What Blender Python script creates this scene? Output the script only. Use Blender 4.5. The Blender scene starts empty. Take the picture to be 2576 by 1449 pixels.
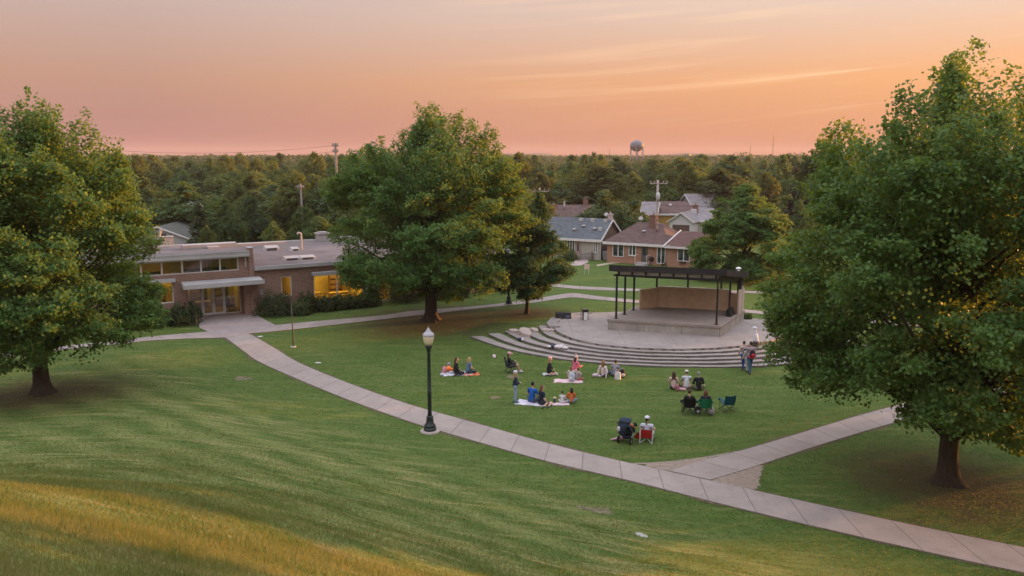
import bpy, math, random
import numpy as np
from mathutils import Vector, Matrix, Euler
R=math.radians
SC=bpy.context.scene
COL=SC.collection
F=2003.0; HC=12.5; TH=math.atan((724.5-398)/F)   # survey frame: 28 mm lens, eye 12.5 m above the lawn
rng=np.random.default_rng(7); random.seed(7)

# ------------------------------------------------------------------ helpers
def link(o,parent=None):
    COL.objects.link(o)
    if parent is not None: o.parent=parent
    return o
def tag(o,label=None,cat=None,group=None,kind=None):
    if label: o['label']=label
    if cat: o['category']=cat
    if group: o['group']=group
    if kind: o['kind']=kind
    return o
def thing(name,label,cat,loc=(0,0,0),rz=0,group=None,scale=1.0):
    o=bpy.data.objects.new(name,None); o.empty_display_size=.3
    o.location=loc; o.rotation_euler=(0,0,rz); o.scale=(scale,)*3
    link(o); return tag(o,label,cat,group)
def kids(o): return [c for c in o.children]
def dup(o,loc=None,rz=None,scale=None,label=None,group=None,parent=None):
    c=o.copy(); COL.objects.link(c)
    if parent is not None: c.parent=parent
    if loc is not None: c.location=loc
    if rz is not None: c.rotation_euler=(0,0,rz)
    if scale is not None: c.scale=scale if hasattr(scale,'__len__') else (scale,)*3
    if label: c['label']=label
    if group: c['group']=group
    for k in kids(o): dup(k,parent=c)
    return c

class MB:
    """collects polygons, builds one mesh object"""
    def __init__(s): s.v=[]; s.f=[]; s.uv=[]; s.mi=[]; s.m=0
    def poly(s,pts,uv=None):
        i=len(s.v); s.v+= [tuple(p) for p in pts]; s.f.append(tuple(range(i,i+len(pts))))
        s.uv.append(uv if uv else [(p[0],p[1]) for p in pts]); s.mi.append(s.m)
    def box(s,x0,x1,y0,y1,z0,z1):
        P=[(x0,y0,z0),(x1,y0,z0),(x1,y1,z0),(x0,y1,z0),(x0,y0,z1),(x1,y0,z1),(x1,y1,z1),(x0,y1,z1)]
        s.hexa(P)
    def hexa(s,P):
        for q in ((3,2,1,0),(4,5,6,7),(0,1,5,4),(1,2,6,5),(2,3,7,6),(3,0,4,7)):
            pts=[P[k] for k in q]
            e=Vector(pts[1])-Vector(pts[0]); h=Vector(pts[3])-Vector(pts[0])
            if q[0] in (3,4): uv=[(p[0],p[1]) for p in pts]
            else:
                L=e.length; 
                base=pts[0][0]+pts[0][1]
                uv=[(base,pts[0][2]),(base+L,pts[1][2]),(base+L,pts[2][2]),(base,pts[3][2])]
            s.poly(pts,uv)
    def tube(s,pts,rad,n=8,cap=True):
        pts=[Vector(p) for p in pts]
        if not hasattr(rad,'__len__'): rad=[rad]*len(pts)
        rings=[]; ref=None
        for k,p in enumerate(pts):
            a=pts[max(k-1,0)]; b=pts[min(k+1,len(pts)-1)]
            t=(b-a).normalized() if (b-a).length>1e-9 else Vector((0,0,1))
            if ref is None:
                ref=Vector((1,0,0)) if abs(t.x)<.8 else Vector((0,1,0))
            u=(ref-t*ref.dot(t)).normalized(); w=t.cross(u); ref=u
            i0=len(s.v)
            for j in range(n):
                an=2*math.pi*j/n
                s.v.append(tuple(p+(u*math.cos(an)+w*math.sin(an))*rad[k]))
            rings.append(i0)
        for k in range(len(pts)-1):
            for j in range(n):
                a=rings[k]+j; b=rings[k]+(j+1)%n; c=rings[k+1]+(j+1)%n; d=rings[k+1]+j
                s.f.append((a,b,c,d)); s.uv.append([(0,0)]*4); s.mi.append(s.m)
        if cap:
            s.f.append(tuple(reversed([rings[0]+j for j in range(n)]))); s.uv.append([(0,0)]*n); s.mi.append(s.m)
            s.f.append(tuple(rings[-1]+j for j in range(n))); s.uv.append([(0,0)]*n); s.mi.append(s.m)
    def lathe(s,prof,n=20,c=(0,0,0)):
        s.tube([(c[0],c[1],c[2]+z) for r,z in prof],[max(r,1e-4) for r,z in prof],n)
    def caps(s,p,q,r1,r2,n=8):
        p=Vector(p); q=Vector(q); t=(q-p)
        t=t.normalized() if t.length>1e-6 else Vector((0,0,1))
        P=[];Rr=[]
        for a in (-90,-60,-30): P.append(p+t*r1*math.sin(R(a))); Rr.append(max(r1*math.cos(R(a)),.001))
        P.append(p);Rr.append(r1);P.append(q);Rr.append(r2)
        for a in (30,60,90): P.append(q+t*r2*math.sin(R(a))); Rr.append(max(r2*math.cos(R(a)),.001))
        s.tube(P,Rr,n)
    def ball(s,c,rx,ry,rz,rot=None,nu=14,nv=9):
        i0=len(s.v); c=Vector(c)
        for k in range(nv+1):
            ph=-math.pi/2+math.pi*k/nv
            for j in range(nu):
                th=2*math.pi*j/nu; cp=max(math.cos(ph),.02)
                p=Vector((rx*cp*math.cos(th),ry*cp*math.sin(th),rz*math.sin(ph)))
                if rot is not None: p=rot@p
                s.v.append(tuple(c+p))
        for k in range(nv):
            for j in range(nu):
                a=i0+k*nu+j;b=i0+k*nu+(j+1)%nu
                s.f.append((a,b,b+nu,a+nu)); s.uv.append([(0,0)]*4); s.mi.append(s.m)
        s.f.append(tuple(reversed(range(i0,i0+nu)))); s.uv.append([(0,0)]*nu); s.mi.append(s.m)
        s.f.append(tuple(range(i0+nv*nu,i0+nv*nu+nu))); s.uv.append([(0,0)]*nu); s.mi.append(s.m)
    def mesh(s,name,mats,smooth=False):
        me=bpy.data.meshes.new(name)
        me.from_pydata(s.v,[],s.f)
        ul=me.uv_layers.new(name='UVMap')
        flat=[c for f in s.uv for p in f for c in p]
        ul.data.foreach_set('uv',flat)
        for m in (mats if isinstance(mats,(list,tuple)) else [mats]): me.materials.append(m)
        me.polygons.foreach_set('material_index',s.mi)
        if smooth: me.polygons.foreach_set('use_smooth',[True]*len(s.f))
        me.update()
        return me
    def build(s,name,mats,parent=None,smooth=False,loc=None):
        o=bpy.data.objects.new(name,s.mesh(name,mats,smooth)); link(o,parent)
        if loc is not None: o.location=loc
        return o
def np_mesh(name,V,Fq,mats,smooth=False):
    """fast mesh from numpy verts (N,3) and faces (M,k)"""
    me=bpy.data.meshes.new(name); V=np.asarray(V,np.float32); Fq=np.asarray(Fq,np.int32)
    me.vertices.add(len(V)); me.vertices.foreach_set('co',V.ravel())
    M,k=Fq.shape
    me.loops.add(M*k); me.loops.foreach_set('vertex_index',Fq.ravel())
    me.polygons.add(M); me.polygons.foreach_set('loop_start',np.arange(0,M*k,k,dtype=np.int32))
    me.polygons.foreach_set('loop_total',np.full(M,k,np.int32))
    if smooth: me.polygons.foreach_set('use_smooth',np.ones(M,bool))
    for m in (mats if isinstance(mats,(list,tuple)) else [mats]): me.materials.append(m)
    me.update(calc_edges=True); me.validate()
    return me

# ------------------------------------------------------------------ materials
class NT:
    def __init__(s,name):
        s.m=bpy.data.materials.new(name); s.m.use_nodes=True; s.t=s.m.node_tree; s.t.nodes.clear()
        s.out=s.n('ShaderNodeOutputMaterial')
    def n(s,typ,**k):
        o=s.t.nodes.new(typ)
        for a,b in k.items():
            if a.startswith('i_'):
                key=a[2:]; key=int(key) if key.isdigit() else key.replace('_',' ')
                o.inputs[key].default_value=b
            else: setattr(o,a,b)
        return o
    def l(s,a,b): s.t.links.new(a,b)
    def noise(s,vec,scale,detail=4,rough=.55,dist=0):
        q=s.n('ShaderNodeTexNoise'); q.inputs['Scale'].default_value=scale; q.inputs['Detail'].default_value=detail
        q.inputs['Roughness'].default_value=rough; q.inputs['Distortion'].default_value=dist
        if vec is not None: s.l(vec,q.inputs['Vector'])
        return q.outputs['Fac']
    def ramp(s,fac,stops):
        q=s.n('ShaderNodeValToRGB'); e=q.color_ramp.elements
        while len(e)<len(stops): e.new(.5)
        for k,(p,c) in enumerate(stops):
            e[k].position=p; e[k].color=(c if hasattr(c,'__len__') else (c,c,c))[:3]+(1,) if hasattr(c,'__len__') else (c,c,c,1)
        s.l(fac,q.inputs['Fac']); return q.outputs['Color']
    def mix(s,fac,a,b,mode='MIX'):
        q=s.n('ShaderNodeMix',data_type='RGBA',blend_type=mode)
        for sock,val in ((q.inputs[0],fac),(q.inputs[6],a),(q.inputs[7],b)):
            if hasattr(val,'is_linked'): s.l(val,sock)
            elif hasattr(val,'__len__'): sock.default_value=tuple(val[:3])+(1,)
            else: sock.default_value=val
        return q.outputs[2]
    def math(s,op,a,b=0,c=0,clamp=False):
        q=s.n('ShaderNodeMath',operation=op,use_clamp=clamp)
        for k,val in enumerate((a,b,c)):
            if hasattr(val,'is_linked'): s.l(val,q.inputs[k])
            else: q.inputs[k].default_value=val
        return q.outputs[0]
    def bsdf(s,col,rough=.7,metal=0,spec=.3,bump=None,bstr=.3,bdist=.02):
        b=s.n('ShaderNodeBsdfPrincipled')
        if hasattr(col,'is_linked'): s.l(col,b.inputs['Base Color'])
        else: b.inputs['Base Color'].default_value=tuple(col[:3])+(1,)
        if hasattr(rough,'is_linked'): s.l(rough,b.inputs['Roughness'])
        else: b.inputs['Roughness'].default_value=rough
        b.inputs['Metallic'].default_value=metal; b.inputs['Specular IOR Level'].default_value=spec
        if bump is not None:
            q=s.n('ShaderNodeBump'); q.inputs['Strength'].default_value=bstr; q.inputs['Distance'].default_value=bdist
            s.l(bump,q.inputs['Height']); s.l(q.outputs[0],b.inputs['Normal'])
        s.l(b.outputs[0],s.out.inputs['Surface']); return b
    def pos(s): return s.n('ShaderNodeNewGeometry').outputs['Position']
    def obj(s): return s.n('ShaderNodeTexCoord').outputs['Object']
    def uv(s): return s.n('ShaderNodeTexCoord').outputs['UV']
_mc={}
def pm(name,rgb,rough=.75,var=.18,scale=6.,metal=0,spec=.3,bump=.15,dirt=0,obj=True):
    """procedural paint / cloth / metal: colour broken up by two noises, fine bump"""
    if name in _mc: return _mc[name]
    t=NT(name); p=t.obj() if obj else t.pos()
    n=t.noise(p,scale,5); n2=t.noise(p,scale*7,3)
    lo=[max(0,c*(1-var)) for c in rgb]; hi=[min(1,c*(1+var)) for c in rgb]
    c=t.ramp(n,[(.3,tuple(lo)),(.7,tuple(hi))])
    if dirt:
        c=t.mix(t.math('MULTIPLY',t.ramp(t.noise(p,scale*.5,6,.7),[(.45,0.),(.75,1.)]),dirt),c,(.08,.06,.045))
    t.bsdf(c,rough,metal,spec,n2,bump,.01)
    _mc[name]=t.m; return t.m
def brick(name,c1,c2,mortar,bw=.24,bh=.085,ms=.012):
    t=NT(name); uv=t.uv()
    b=t.n('ShaderNodeTexBrick'); t.l(uv,b.inputs['Vector'])
    b.inputs['Color1'].default_value=c1+(1,); b.inputs['Color2'].default_value=c2+(1,); b.inputs['Mortar'].default_value=mortar+(1,)
    b.inputs['Scale'].default_value=1; b.inputs['Mortar Size'].default_value=ms; b.inputs['Brick Width'].default_value=bw
    b.inputs['Row Height'].default_value=bh; b.inputs['Bias'].default_value=-.1
    n=t.noise(t.obj(),.7,5); c=t.mix(t.ramp(n,[(.3,.0),(.8,.45)]),b.outputs['Color'],tuple(x*.62 for x in c1))
    n2=t.noise(t.obj(),3.5,4)
    c=t.mix(t.ramp(n2,[(.5,0.),(.8,.35)]),c,tuple(min(1,x*1.35) for x in c2))
    t.bsdf(c,.88,0,.2,b.outputs['Fac'],-.4,.01); return t.m
def shingle(name,c,var=.25):
    t=NT(name); p=t.obj()
    mp=t.n('ShaderNodeMapping'); mp.inputs['Scale'].default_value=(.9,2.2,6.5); t.l(p,mp.inputs[0])
    v=t.n('ShaderNodeTexVoronoi'); v.inputs['Scale'].default_value=2.4; t.l(mp.outputs[0],v.inputs[0])
    vv=t.n('ShaderNodeSeparateColor'); t.l(v.outputs['Color'],vv.inputs[0])
    a=t.ramp(vv.outputs[0],[(0,tuple(x*(1-var) for x in c)),(1,tuple(x*(1+var) for x in c))])
    a=t.mix(t.ramp(t.noise(p,.45,5,.6),[(.35,0.),(.75,.5)]),a,tuple(x*.7 for x in c))
    t.bsdf(a,.92,0,.15,t.noise(p,40,2),.3,.01); return t.m
# ------------------------------------------------------------------ terrain
FOOT=np.array([(-140,40.),(-60,47.),(-36,51.2),(-25.2,53.2),(-20.3,53.4),(-17.6,50.0),(-15.7,47.2),(-5.4,36.3),(-2.8,34.2),(1.1,31.2),(4.5,29.0),(7.1,27.1),(10.1,25.2),(13.4,23.2),(15.3,22.1),(34,9.),(70,-22.)])
OUT_=[(-2.9,54.7),(-1.2,52.2),(.3,50.5),(2.8,48.6),(5.2,47.5),(7.5,46.9),(9.8,46.6),(12.2,46.5),(14.7,46.7),(17.3,47.4),(20.3,48.7),(22.6,50.4),(24.2,52.4)]
INN_=[(3.1,56.2),(3.0,54.4),(3.3,52.9),(4.2,51.1),(5.3,49.9),(6.9,49.0),(8.9,48.45),(11.2,48.4),(13.6,48.9),(15.8,49.9),(17.6,51.4),(18.7,53.0),(19.3,54.6)]
def cr(pts,n=8):
    P=[np.array(p,float) for p in pts]; out=[]
    for i in range(len(P)-1):
        a=P[max(i-1,0)];b=P[i];c=P[i+1];d=P[min(i+2,len(P)-1)]
        for k in range(n):
            t=k/n; out.append(.5*((2*b)+(-a+c)*t+(2*a-5*b+4*c-d)*t*t+(-a+3*b-3*c+d)*t**3))
    out.append(P[-1]); return np.array(out)
OUTC=cr(OUT_,5); INNC=cr(INN_,5)
PLAZA=np.array(list(INNC)+[(19.0,57.5),(16.0,58.6),(9.0,60.6),(5.0,60.0),(3.6,58.4)])
MOUND=np.array(list(OUTC)+[(26.,56.),(25.,61.),(15.,63.6),(5.,63.2),(-1.5,60.5)])
def dseg(x,y,P,closed=False):
    d=np.full(x.shape,1e9)
    n=len(P)
    for i in range(n if closed else n-1):
        a=P[i]; b=P[(i+1)%n]; e=b-a; L=max(e@e,1e-9)
        t=np.clip(((x-a[0])*e[0]+(y-a[1])*e[1])/L,0,1)
        d=np.minimum(d,np.hypot(x-a[0]-t*e[0],y-a[1]-t*e[1]))
    return d
def pip(x,y,P):
    c=np.zeros(x.shape,bool); n=len(P); j=n-1
    for i in range(n):
        xi,yi=P[i]; xj,yj=P[j]
        m=((yi>y)!=(yj>y))&(x<(xj-xi)*(y-yi)/((yj-yi) if yj!=yi else 1e-9)+xi)
        c^=m; j=i
    return c
HILLP=np.array(list(FOOT)+[(70,-400),(-140,-400)])
def gz(x,y):
    x=np.asarray(x,float); y=np.asarray(y,float); x,y=np.broadcast_arrays(x,y); shp=x.shape; x=np.atleast_1d(x); y=np.atleast_1d(y)
    s=dseg(x,y,FOOT); ins=pip(x,y,HILLP)
    s=np.where(ins,np.maximum(s-.5,0),0)
    fall=np.exp(-(np.maximum(0,-x-4)/17.)**2)
    h=10.8*(np.minimum(s,34)/25.2)**1.55*fall
    h=np.where(h>11.5,11.5+(h-11.5)*.3,h)
    h=h+np.where(ins,.05*np.sin(x*.5+y*.27)*np.clip(s/4,0,1)+.03*np.sin(x*1.3-y*.9)*np.clip(s/4,0,1),0)
    near=(x>-6)&(x<29)&(y>44)&(y<66)
    if near.any():
        xn=x[near]; yn=y[near]
        dq=dseg(xn,yn,MOUND,True); dp=dseg(xn,yn,PLAZA,True)
        g=.62*dq/(dq+dp+1e-6)
        g=np.where(pip(xn,yn,PLAZA),.62,np.where(pip(xn,yn,MOUND),g,0))
        hh=h.copy(); hh[near]+=g; h=hh
    return h.reshape(shp)
def ray(px,py):
    u=(px-1288)/F; v=(724.5-py)/F
    return np.array((u,math.cos(TH)+v*math.sin(TH),-math.sin(TH)+v*math.cos(TH)))
def at(px,py,z=None):
    """where a sight line from the survey point meets the ground (or the level z)"""
    d=ray(px,py)
    if z is not None:
        t=(z-HC)/d[2]; return Vector((d[0]*t,d[1]*t,z))
    ts=np.linspace(2,140,2800); g=gz(d[0]*ts,d[1]*ts); f=HC+d[2]*ts-g
    k=np.argmax(f<=0)
    if f[k]>0: t=-HC/d[2]; return Vector((d[0]*t,d[1]*t,0))
    a,b=ts[max(k-1,0)],ts[k]; fa,fb=f[max(k-1,0)],f[k]
    t=a+(b-a)*fa/(fa-fb+1e-9)
    x,y=d[0]*t,d[1]*t
    return Vector((x,y,float(gz(x,y))))
def zof(py,Y):
    """height seen at picture row py at distance Y"""
    v=(724.5-py)/F
    return HC+Y*(-math.sin(TH)+v*math.cos(TH))/(math.cos(TH)+v*math.sin(TH))
def xof(px,Y,z=0.):
    ax=Y*math.cos(TH)-(z-HC)*math.sin(TH)
    return (px-1288)/F*ax

def graded(lo,hi,step,far,grow=1.18):
    a=list(np.arange(lo,hi+1e-6,step)); s=step
    while a[-1]<far: s*=grow; a.append(a[-1]+s)
    s=step; b=[lo]
    while b[-1]>-far: s*=grow; b.append(b[-1]-s)
    return np.array(b[:0:-1]+a)
TREE_SPOTS=[]   # filled with (x, y, radius) of bare earth under the three big trees
def grass_color(t,stripes=True):
    p=t.pos(); sx=t.n('ShaderNodeSeparateXYZ'); t.l(p,sx.inputs[0]); X,Y,Z=sx.outputs
    n1=t.noise(p,.22,4,.6); n2=t.noise(p,1.1,4,.6); n3=t.noise(p,9,4,.7)
    mp=t.n('ShaderNodeMapping'); mp.inputs['Rotation'].default_value=(0,0,R(42)); mp.inputs['Scale'].default_value=(.16,1.5,1); t.l(p,mp.inputs[0])
    n4=t.noise(mp.outputs[0],1.6,4,.65,.4)
    c=t.ramp(n2,[(.28,(.044,.088,.016)),(.5,(.064,.110,.022)),(.75,(.098,.138,.031))])
    c=t.mix(t.ramp(n1,[(.35,0.),(.7,.6)]),c,(.085,.12,.026))
    c=t.mix(t.ramp(n3,[(.35,.65),(.6,0.)]),c,(.045,.085,.018))
    n5=t.noise(p,3.6,5,.72); c=t.mix(t.ramp(n5,[(.34,.55),(.5,0.)]),c,(.04,.075,.016)); c=t.mix(t.ramp(n5,[(.52,0.),(.72,.5)]),c,(.14,.165,.055))
    # mower passes run along the slope
    w=t.math('ADD',t.math('MULTIPLY',X,.66),t.math('MULTIPLY',Y,.75))
    w=t.math('ADD',w,t.math('MULTIPLY',t.noise(p,.12,2),2.6))
    st=t.math('SINE',t.math('MULTIPLY',w,2.9))
    st=t.math('MULTIPLY',t.math('ADD',t.math('MULTIPLY',st,.5),.5),t.ramp(n1,[(.3,.25),(.65,.9)]))
    hill=t.ramp(t.math('MULTIPLY',Z,.5),[(.04,0.1),(.4,1.)])
    st=t.math('MULTIPLY',st,hill)
    c=t.mix(t.math('MULTIPLY',st,.58),c,(.225,.235,.085))
    dry=t.math('MULTIPLY',t.ramp(n4,[(.5,0.),(.72,.85)]),t.ramp(t.math('MULTIPLY',Z,.5),[(.0,.35),(.4,1.)]))
    c=t.mix(dry,c,(.27,.235,.10))
    lush=t.ramp(t.noise(mp.outputs[0],2.3,3,.6),[(.3,.7),(.42,0.)])
    c=t.mix(lush,c,(.045,.11,.020))
    return p,X,Y,c
def build_ground():
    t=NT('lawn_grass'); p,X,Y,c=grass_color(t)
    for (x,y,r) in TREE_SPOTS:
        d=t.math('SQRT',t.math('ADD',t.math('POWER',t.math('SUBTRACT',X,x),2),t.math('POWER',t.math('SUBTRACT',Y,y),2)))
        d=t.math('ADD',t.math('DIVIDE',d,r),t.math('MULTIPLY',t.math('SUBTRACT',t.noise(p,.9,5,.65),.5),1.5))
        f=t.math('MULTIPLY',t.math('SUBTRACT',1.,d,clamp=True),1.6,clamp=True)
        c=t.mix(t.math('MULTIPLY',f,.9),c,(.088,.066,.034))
    hb=t.noise(p,14,5,.7)
    t.bsdf(c,.95,0,.1,hb,.6,.05)
    xs=graded(-48,48,.6,4200); ys=graded(-6,96,.6,4200)
    Xg,Yg=np.meshgrid(xs,ys); Z=gz(Xg,Yg)
    far=np.clip((np.hypot(Xg,Yg)-140)/150,0,1)
    Z=Z+far*(1.0*np.sin(Xg*.011+1)*np.cos(Yg*.008))-.0
    V=np.stack([Xg,Yg,Z],-1).reshape(-1,3); nx=len(xs); ny=len(ys)
    i=np.arange(nx*ny).reshape(ny,nx)
    Fq=np.stack([i[:-1,:-1],i[:-1,1:],i[1:,1:],i[1:,:-1]],-1).reshape(-1,4)
    o=bpy.data.objects.new('ground',np_mesh('ground',V,Fq,t.m,True)); link(o); tag(o,kind='structure')
# ------------------------------------------------------------------ paths
def concrete(name,base,joint=1.75,jw=.012,var=.14):
    t=NT(name); uv=t.uv(); p=t.pos(); s=t.n('ShaderNodeSeparateXYZ'); t.l(uv,s.inputs[0])
    n=t.noise(p,.8,5,.6); n2=t.noise(p,30,3,.6)
    c=t.ramp(n,[(.3,tuple(x*(1-var) for x in base)),(.7,tuple(x*(1+var) for x in base))])
    c=t.mix(t.ramp(n2,[(.35,.25),(.6,0.)]),c,tuple(x*.6 for x in base))
    sl=t.math('FLOOR',t.math('DIVIDE',s.outputs[0],joint))
    wn=t.n('ShaderNodeTexWhiteNoise',noise_dimensions='1D'); t.l(sl,wn.inputs['W'])
    c=t.mix(t.math('MULTIPLY',wn.outputs['Value'],.3),c,tuple(x*.72 for x in base))
    c=t.mix(t.ramp(t.noise(p,2.2,6,.75),[(.52,0.),(.8,.75)]),c,tuple(x*.55 for x in (base[0]*1.05,base[1],base[2]*.9)))
    fr=t.math('FRACT',t.math('DIVIDE',s.outputs[0],joint))
    ed=t.math('MINIMUM',fr,t.math('SUBTRACT',1.,fr)); j=t.math('LESS_THAN',ed,jw)
    c=t.mix(t.math('MULTIPLY',j,.62),c,(.07,.06,.055))
    t.bsdf(c,.9,0,.25,n2,.25,.006); return t.m
def edges(Lp,Rp,n=10): return cr(Lp,n),cr(Rp,n)
def resample(C,n):
    d=np.r_[0,np.cumsum(np.hypot(*(C[1:]-C[:-1]).T))]; q=np.linspace(0,d[-1],n)
    return np.stack([np.interp(q,d,C[:,0]),np.interp(q,d,C[:,1])],-1),d[-1]
PATHS=[]
def path(name,Lp,Rp,mat,dz=.03,n=None,soil=None,ragged=0.):
    Lc,Rc=cr(Lp,12),cr(Rp,12)
    L1,len1=resample(Lc,2); 
    n=n or int(max(resample(Lc,2)[1],resample(Rc,2)[1])/.6)+2
    Lc,la=resample(Lc,n); Rc,lb=resample(Rc,n)
    PATHS.append(np.vstack([Lc,Rc[::-1]]))
    b=MB(); m=5
    for i in range(n-1):
        for k in range(m):
            a,c=k/m,(k+1)/m
            q=[Lc[i]*(1-a)+Rc[i]*a,Lc[i]*(1-c)+Rc[i]*c,Lc[i+1]*(1-c)+Rc[i+1]*c,Lc[i+1]*(1-a)+Rc[i+1]*a]
            u0=(la+lb)/2*i/(n-1); u1=(la+lb)/2*(i+1)/(n-1)
            zz=[float(gz(*p))+dz for p in q]
            b.poly([(p[0],p[1],z) for p,z in zip(q,zz)],[(u0,a),(u0,c),(u1,c),(u1,a)])
    for C,sg in ((Lc,1),(Rc,-1)):
        for i in range(n-1):
            p,q=C[i],C[i+1]; za=float(gz(*p)); zb=float(gz(*q))
            pts=[(p[0],p[1],za-.1),(q[0],q[1],zb-.1),(q[0],q[1],zb+dz),(p[0],p[1],za+dz)]
            b.poly(pts if sg>0 else pts[::-1],[(.9,0)]*4)
    o=b.build(name,mat); tag(o,kind='structure')
    if soil:
        b=MB(); nn=n*3
        for C,D in ((Lc,Rc),(Rc,Lc)):
            C2,_=resample(C,nn); D2,_=resample(D,nn); prev=None
            for i in range(nn):
                e=(C2[i]-D2[i]); e=e/np.linalg.norm(e); w=.05+.16*max(0,math.sin(i*.31)*math.sin(i*.117+1))+.1*random.random()
                a=C2[i]-e*.05; c=C2[i]+e*w
                cur=((a[0],a[1],float(gz(*a))+.012),(c[0],c[1],float(gz(*c))+.012))
                if prev: b.poly([prev[0],prev[1],cur[1],cur[0]])
                prev=cur
        o=b.build('soil_edge',soil); tag(o,kind='structure')
def dxy(*pts): return [tuple(at(px,py,0.)[:2]) for px,py in pts]
def build_paths():
    con=concrete('path_concrete',(.312,.262,.238)); con2=concrete('plaza_concrete',(.285,.235,.222),2.4,.006)
    soil=pm('edge_soil',(.09,.072,.04),.95,.4,5,bump=.4,obj=False)
    up=dxy((620,838),(640,847),(690,876),(754,914),(880,966),(1024,1016.5),(1152,1053),(1372,1114.6),(1512,1149.6),(1680,1187),(1788,1210.4),(2008,1259.5),(2293,1321.6),(2576,1378.7),(2900,1442))
    lo=dxy((566,849),(590,866),(618,887),(661,915),(835,990),(1024,1059),(1152,1097.8),(1372,1160),(1596,1212.7),(1797,1264),(2050,1325),(2367,1397),(2576,1441.7),(2760,1480),(3080,1540))
    path('path_main',up,lo,con,soil=soil)
    path('path_branch',dxy((1684,1186.4),(1746,1166),(1821,1146),(1919,1119),(2050,1079.5),(2180,1041),(2350,997),(2576,945),(2800,900)),
         dxy((1786,1208.5),(1840,1192),(1895.7,1175),(1975,1149),(2050,1124),(2195,1079.5),(2370,1030),(2576,976),(2800,926)),con,soil=soil)
    path('path_side',dxy((690,819),(780,810),(960.5,794),(1037.5,783),(1205.6,769.8),(1324,755),(1419,740),(1450,738.5),(1500,745),(1602,755.6),(1740,767),(1865,778.5),(1935,785),(2200,806),(2600,838)),
         dxy((656,837),(780,824.5),(960.5,804),(1074,791.5),(1205.6,776),(1324,764),(1419,750.5),(1450,749),(1500,754),(1602,762.6),(1740,774),(1865,785.6),(1935,792),(2200,814),(2600,848)),con,soil=soil)
    path('path_far',dxy((1380,713),(1464,720.8),(1602,727),(1740,730),(1865,732),(1935,735),(2200,747),(2600,765)),dxy((1380,720),(1464,728),(1602,732.5),(1740,735),(1865,737.3),(1935,740),(2200,752),(2600,770)),con)
    path('path_left',dxy((522,835),(450,841),(381,847),(295,858),(210,866),(100,878),(-60,895),(-300,920)),dxy((560,850.5),(480,852),(370.7,858),(295,866),(210,874),(100,887),(-60,905),(-300,931)),con,soil=soil)
    # paved forecourt in front of the library doors
    P=dxy((494,797),(560,790),(640,789),(668,806),(694,819),(676,829),(653,838),(622,840),(600,846),(566,850.4),(540,850),(522,834.5),(503,826))
    b=MB(); b.poly([(x,y,.037) for x,y in P][::-1],[(x*.3,y) for x,y in P][::-1])
    tag(b.build('forecourt',con2),kind='structure'); PATHS.append(np.array(P))
    # worn earth where people cut the corners, and bare spots on the slope
    dirt=pm('worn_earth',(.235,.185,.145),.95,.2,5,bump=.5,obj=False)
    def patch(pts,dz,name='dirt_patch'):
        C=[np.array(at(*p,0.)[:2]) if len(p)==2 else np.array(p[:2]) for p in pts]
        C=resample(cr(C+[C[0]],6),70)[0]
        cc=C.mean(0); b=MB(); pr=[]
        for k,p in enumerate(C):
            f=1+.05*math.sin(k*1.9)+.1*random.uniform(-1,1); q=cc+(p-cc)*f
            pr.append((q[0],q[1],float(gz(*q))+dz))
        ctr=(cc[0],cc[1],float(gz(*cc))+dz)
        for k in range(len(pr)-1): b.poly([ctr,pr[k],pr[k+1]])
        tag(b.build(name,dirt),kind='structure'); PATHS.append(C)
    patch([(1590,1166),(1640,1176),(1690,1187),(1745,1167),(1800,1150),(1850,1136),(1770,1150),(1680,1161)],.016)
    patch([(1785,1210),(1850,1226),(1905,1230),(1912,1200),(1918,1172),(1880,1180)],.016)
    for (px,py,w,h) in [(1500,1283,48,9),(610,952,22,4),(835,1388,60,4),(1245,1000,14,3),(1290,948,20,3)]:
        c=at(px,py); a=math.radians(-42)
        kx=w*c.y/F; ky=max(.12,h*c.y*c.y/F/9)
        dm=pm('bare_soil',(.135,.115,.065),.95,.4,4,bump=.6,obj=False)
        b=MB(); pr=[]
        for k in range(60):
            th=2*math.pi*k/60; rr=1+.25*math.sin(3*th+px)+.15*math.sin(7*th)+.12*random.random()
            x=c.x+kx*rr*math.cos(th)*.9+ky*math.sin(th)*.2; y=c.y+ky*rr*math.sin(th)-.25*kx*math.cos(th)
            pr.append((x,y,float(gz(x,y))+.006))
        for k in range(60): b.poly([(c.x,c.y,c.z+.02),pr[k],pr[(k+1)%60]])
        tag(b.build('bare_spot',dm),kind='structure')
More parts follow.
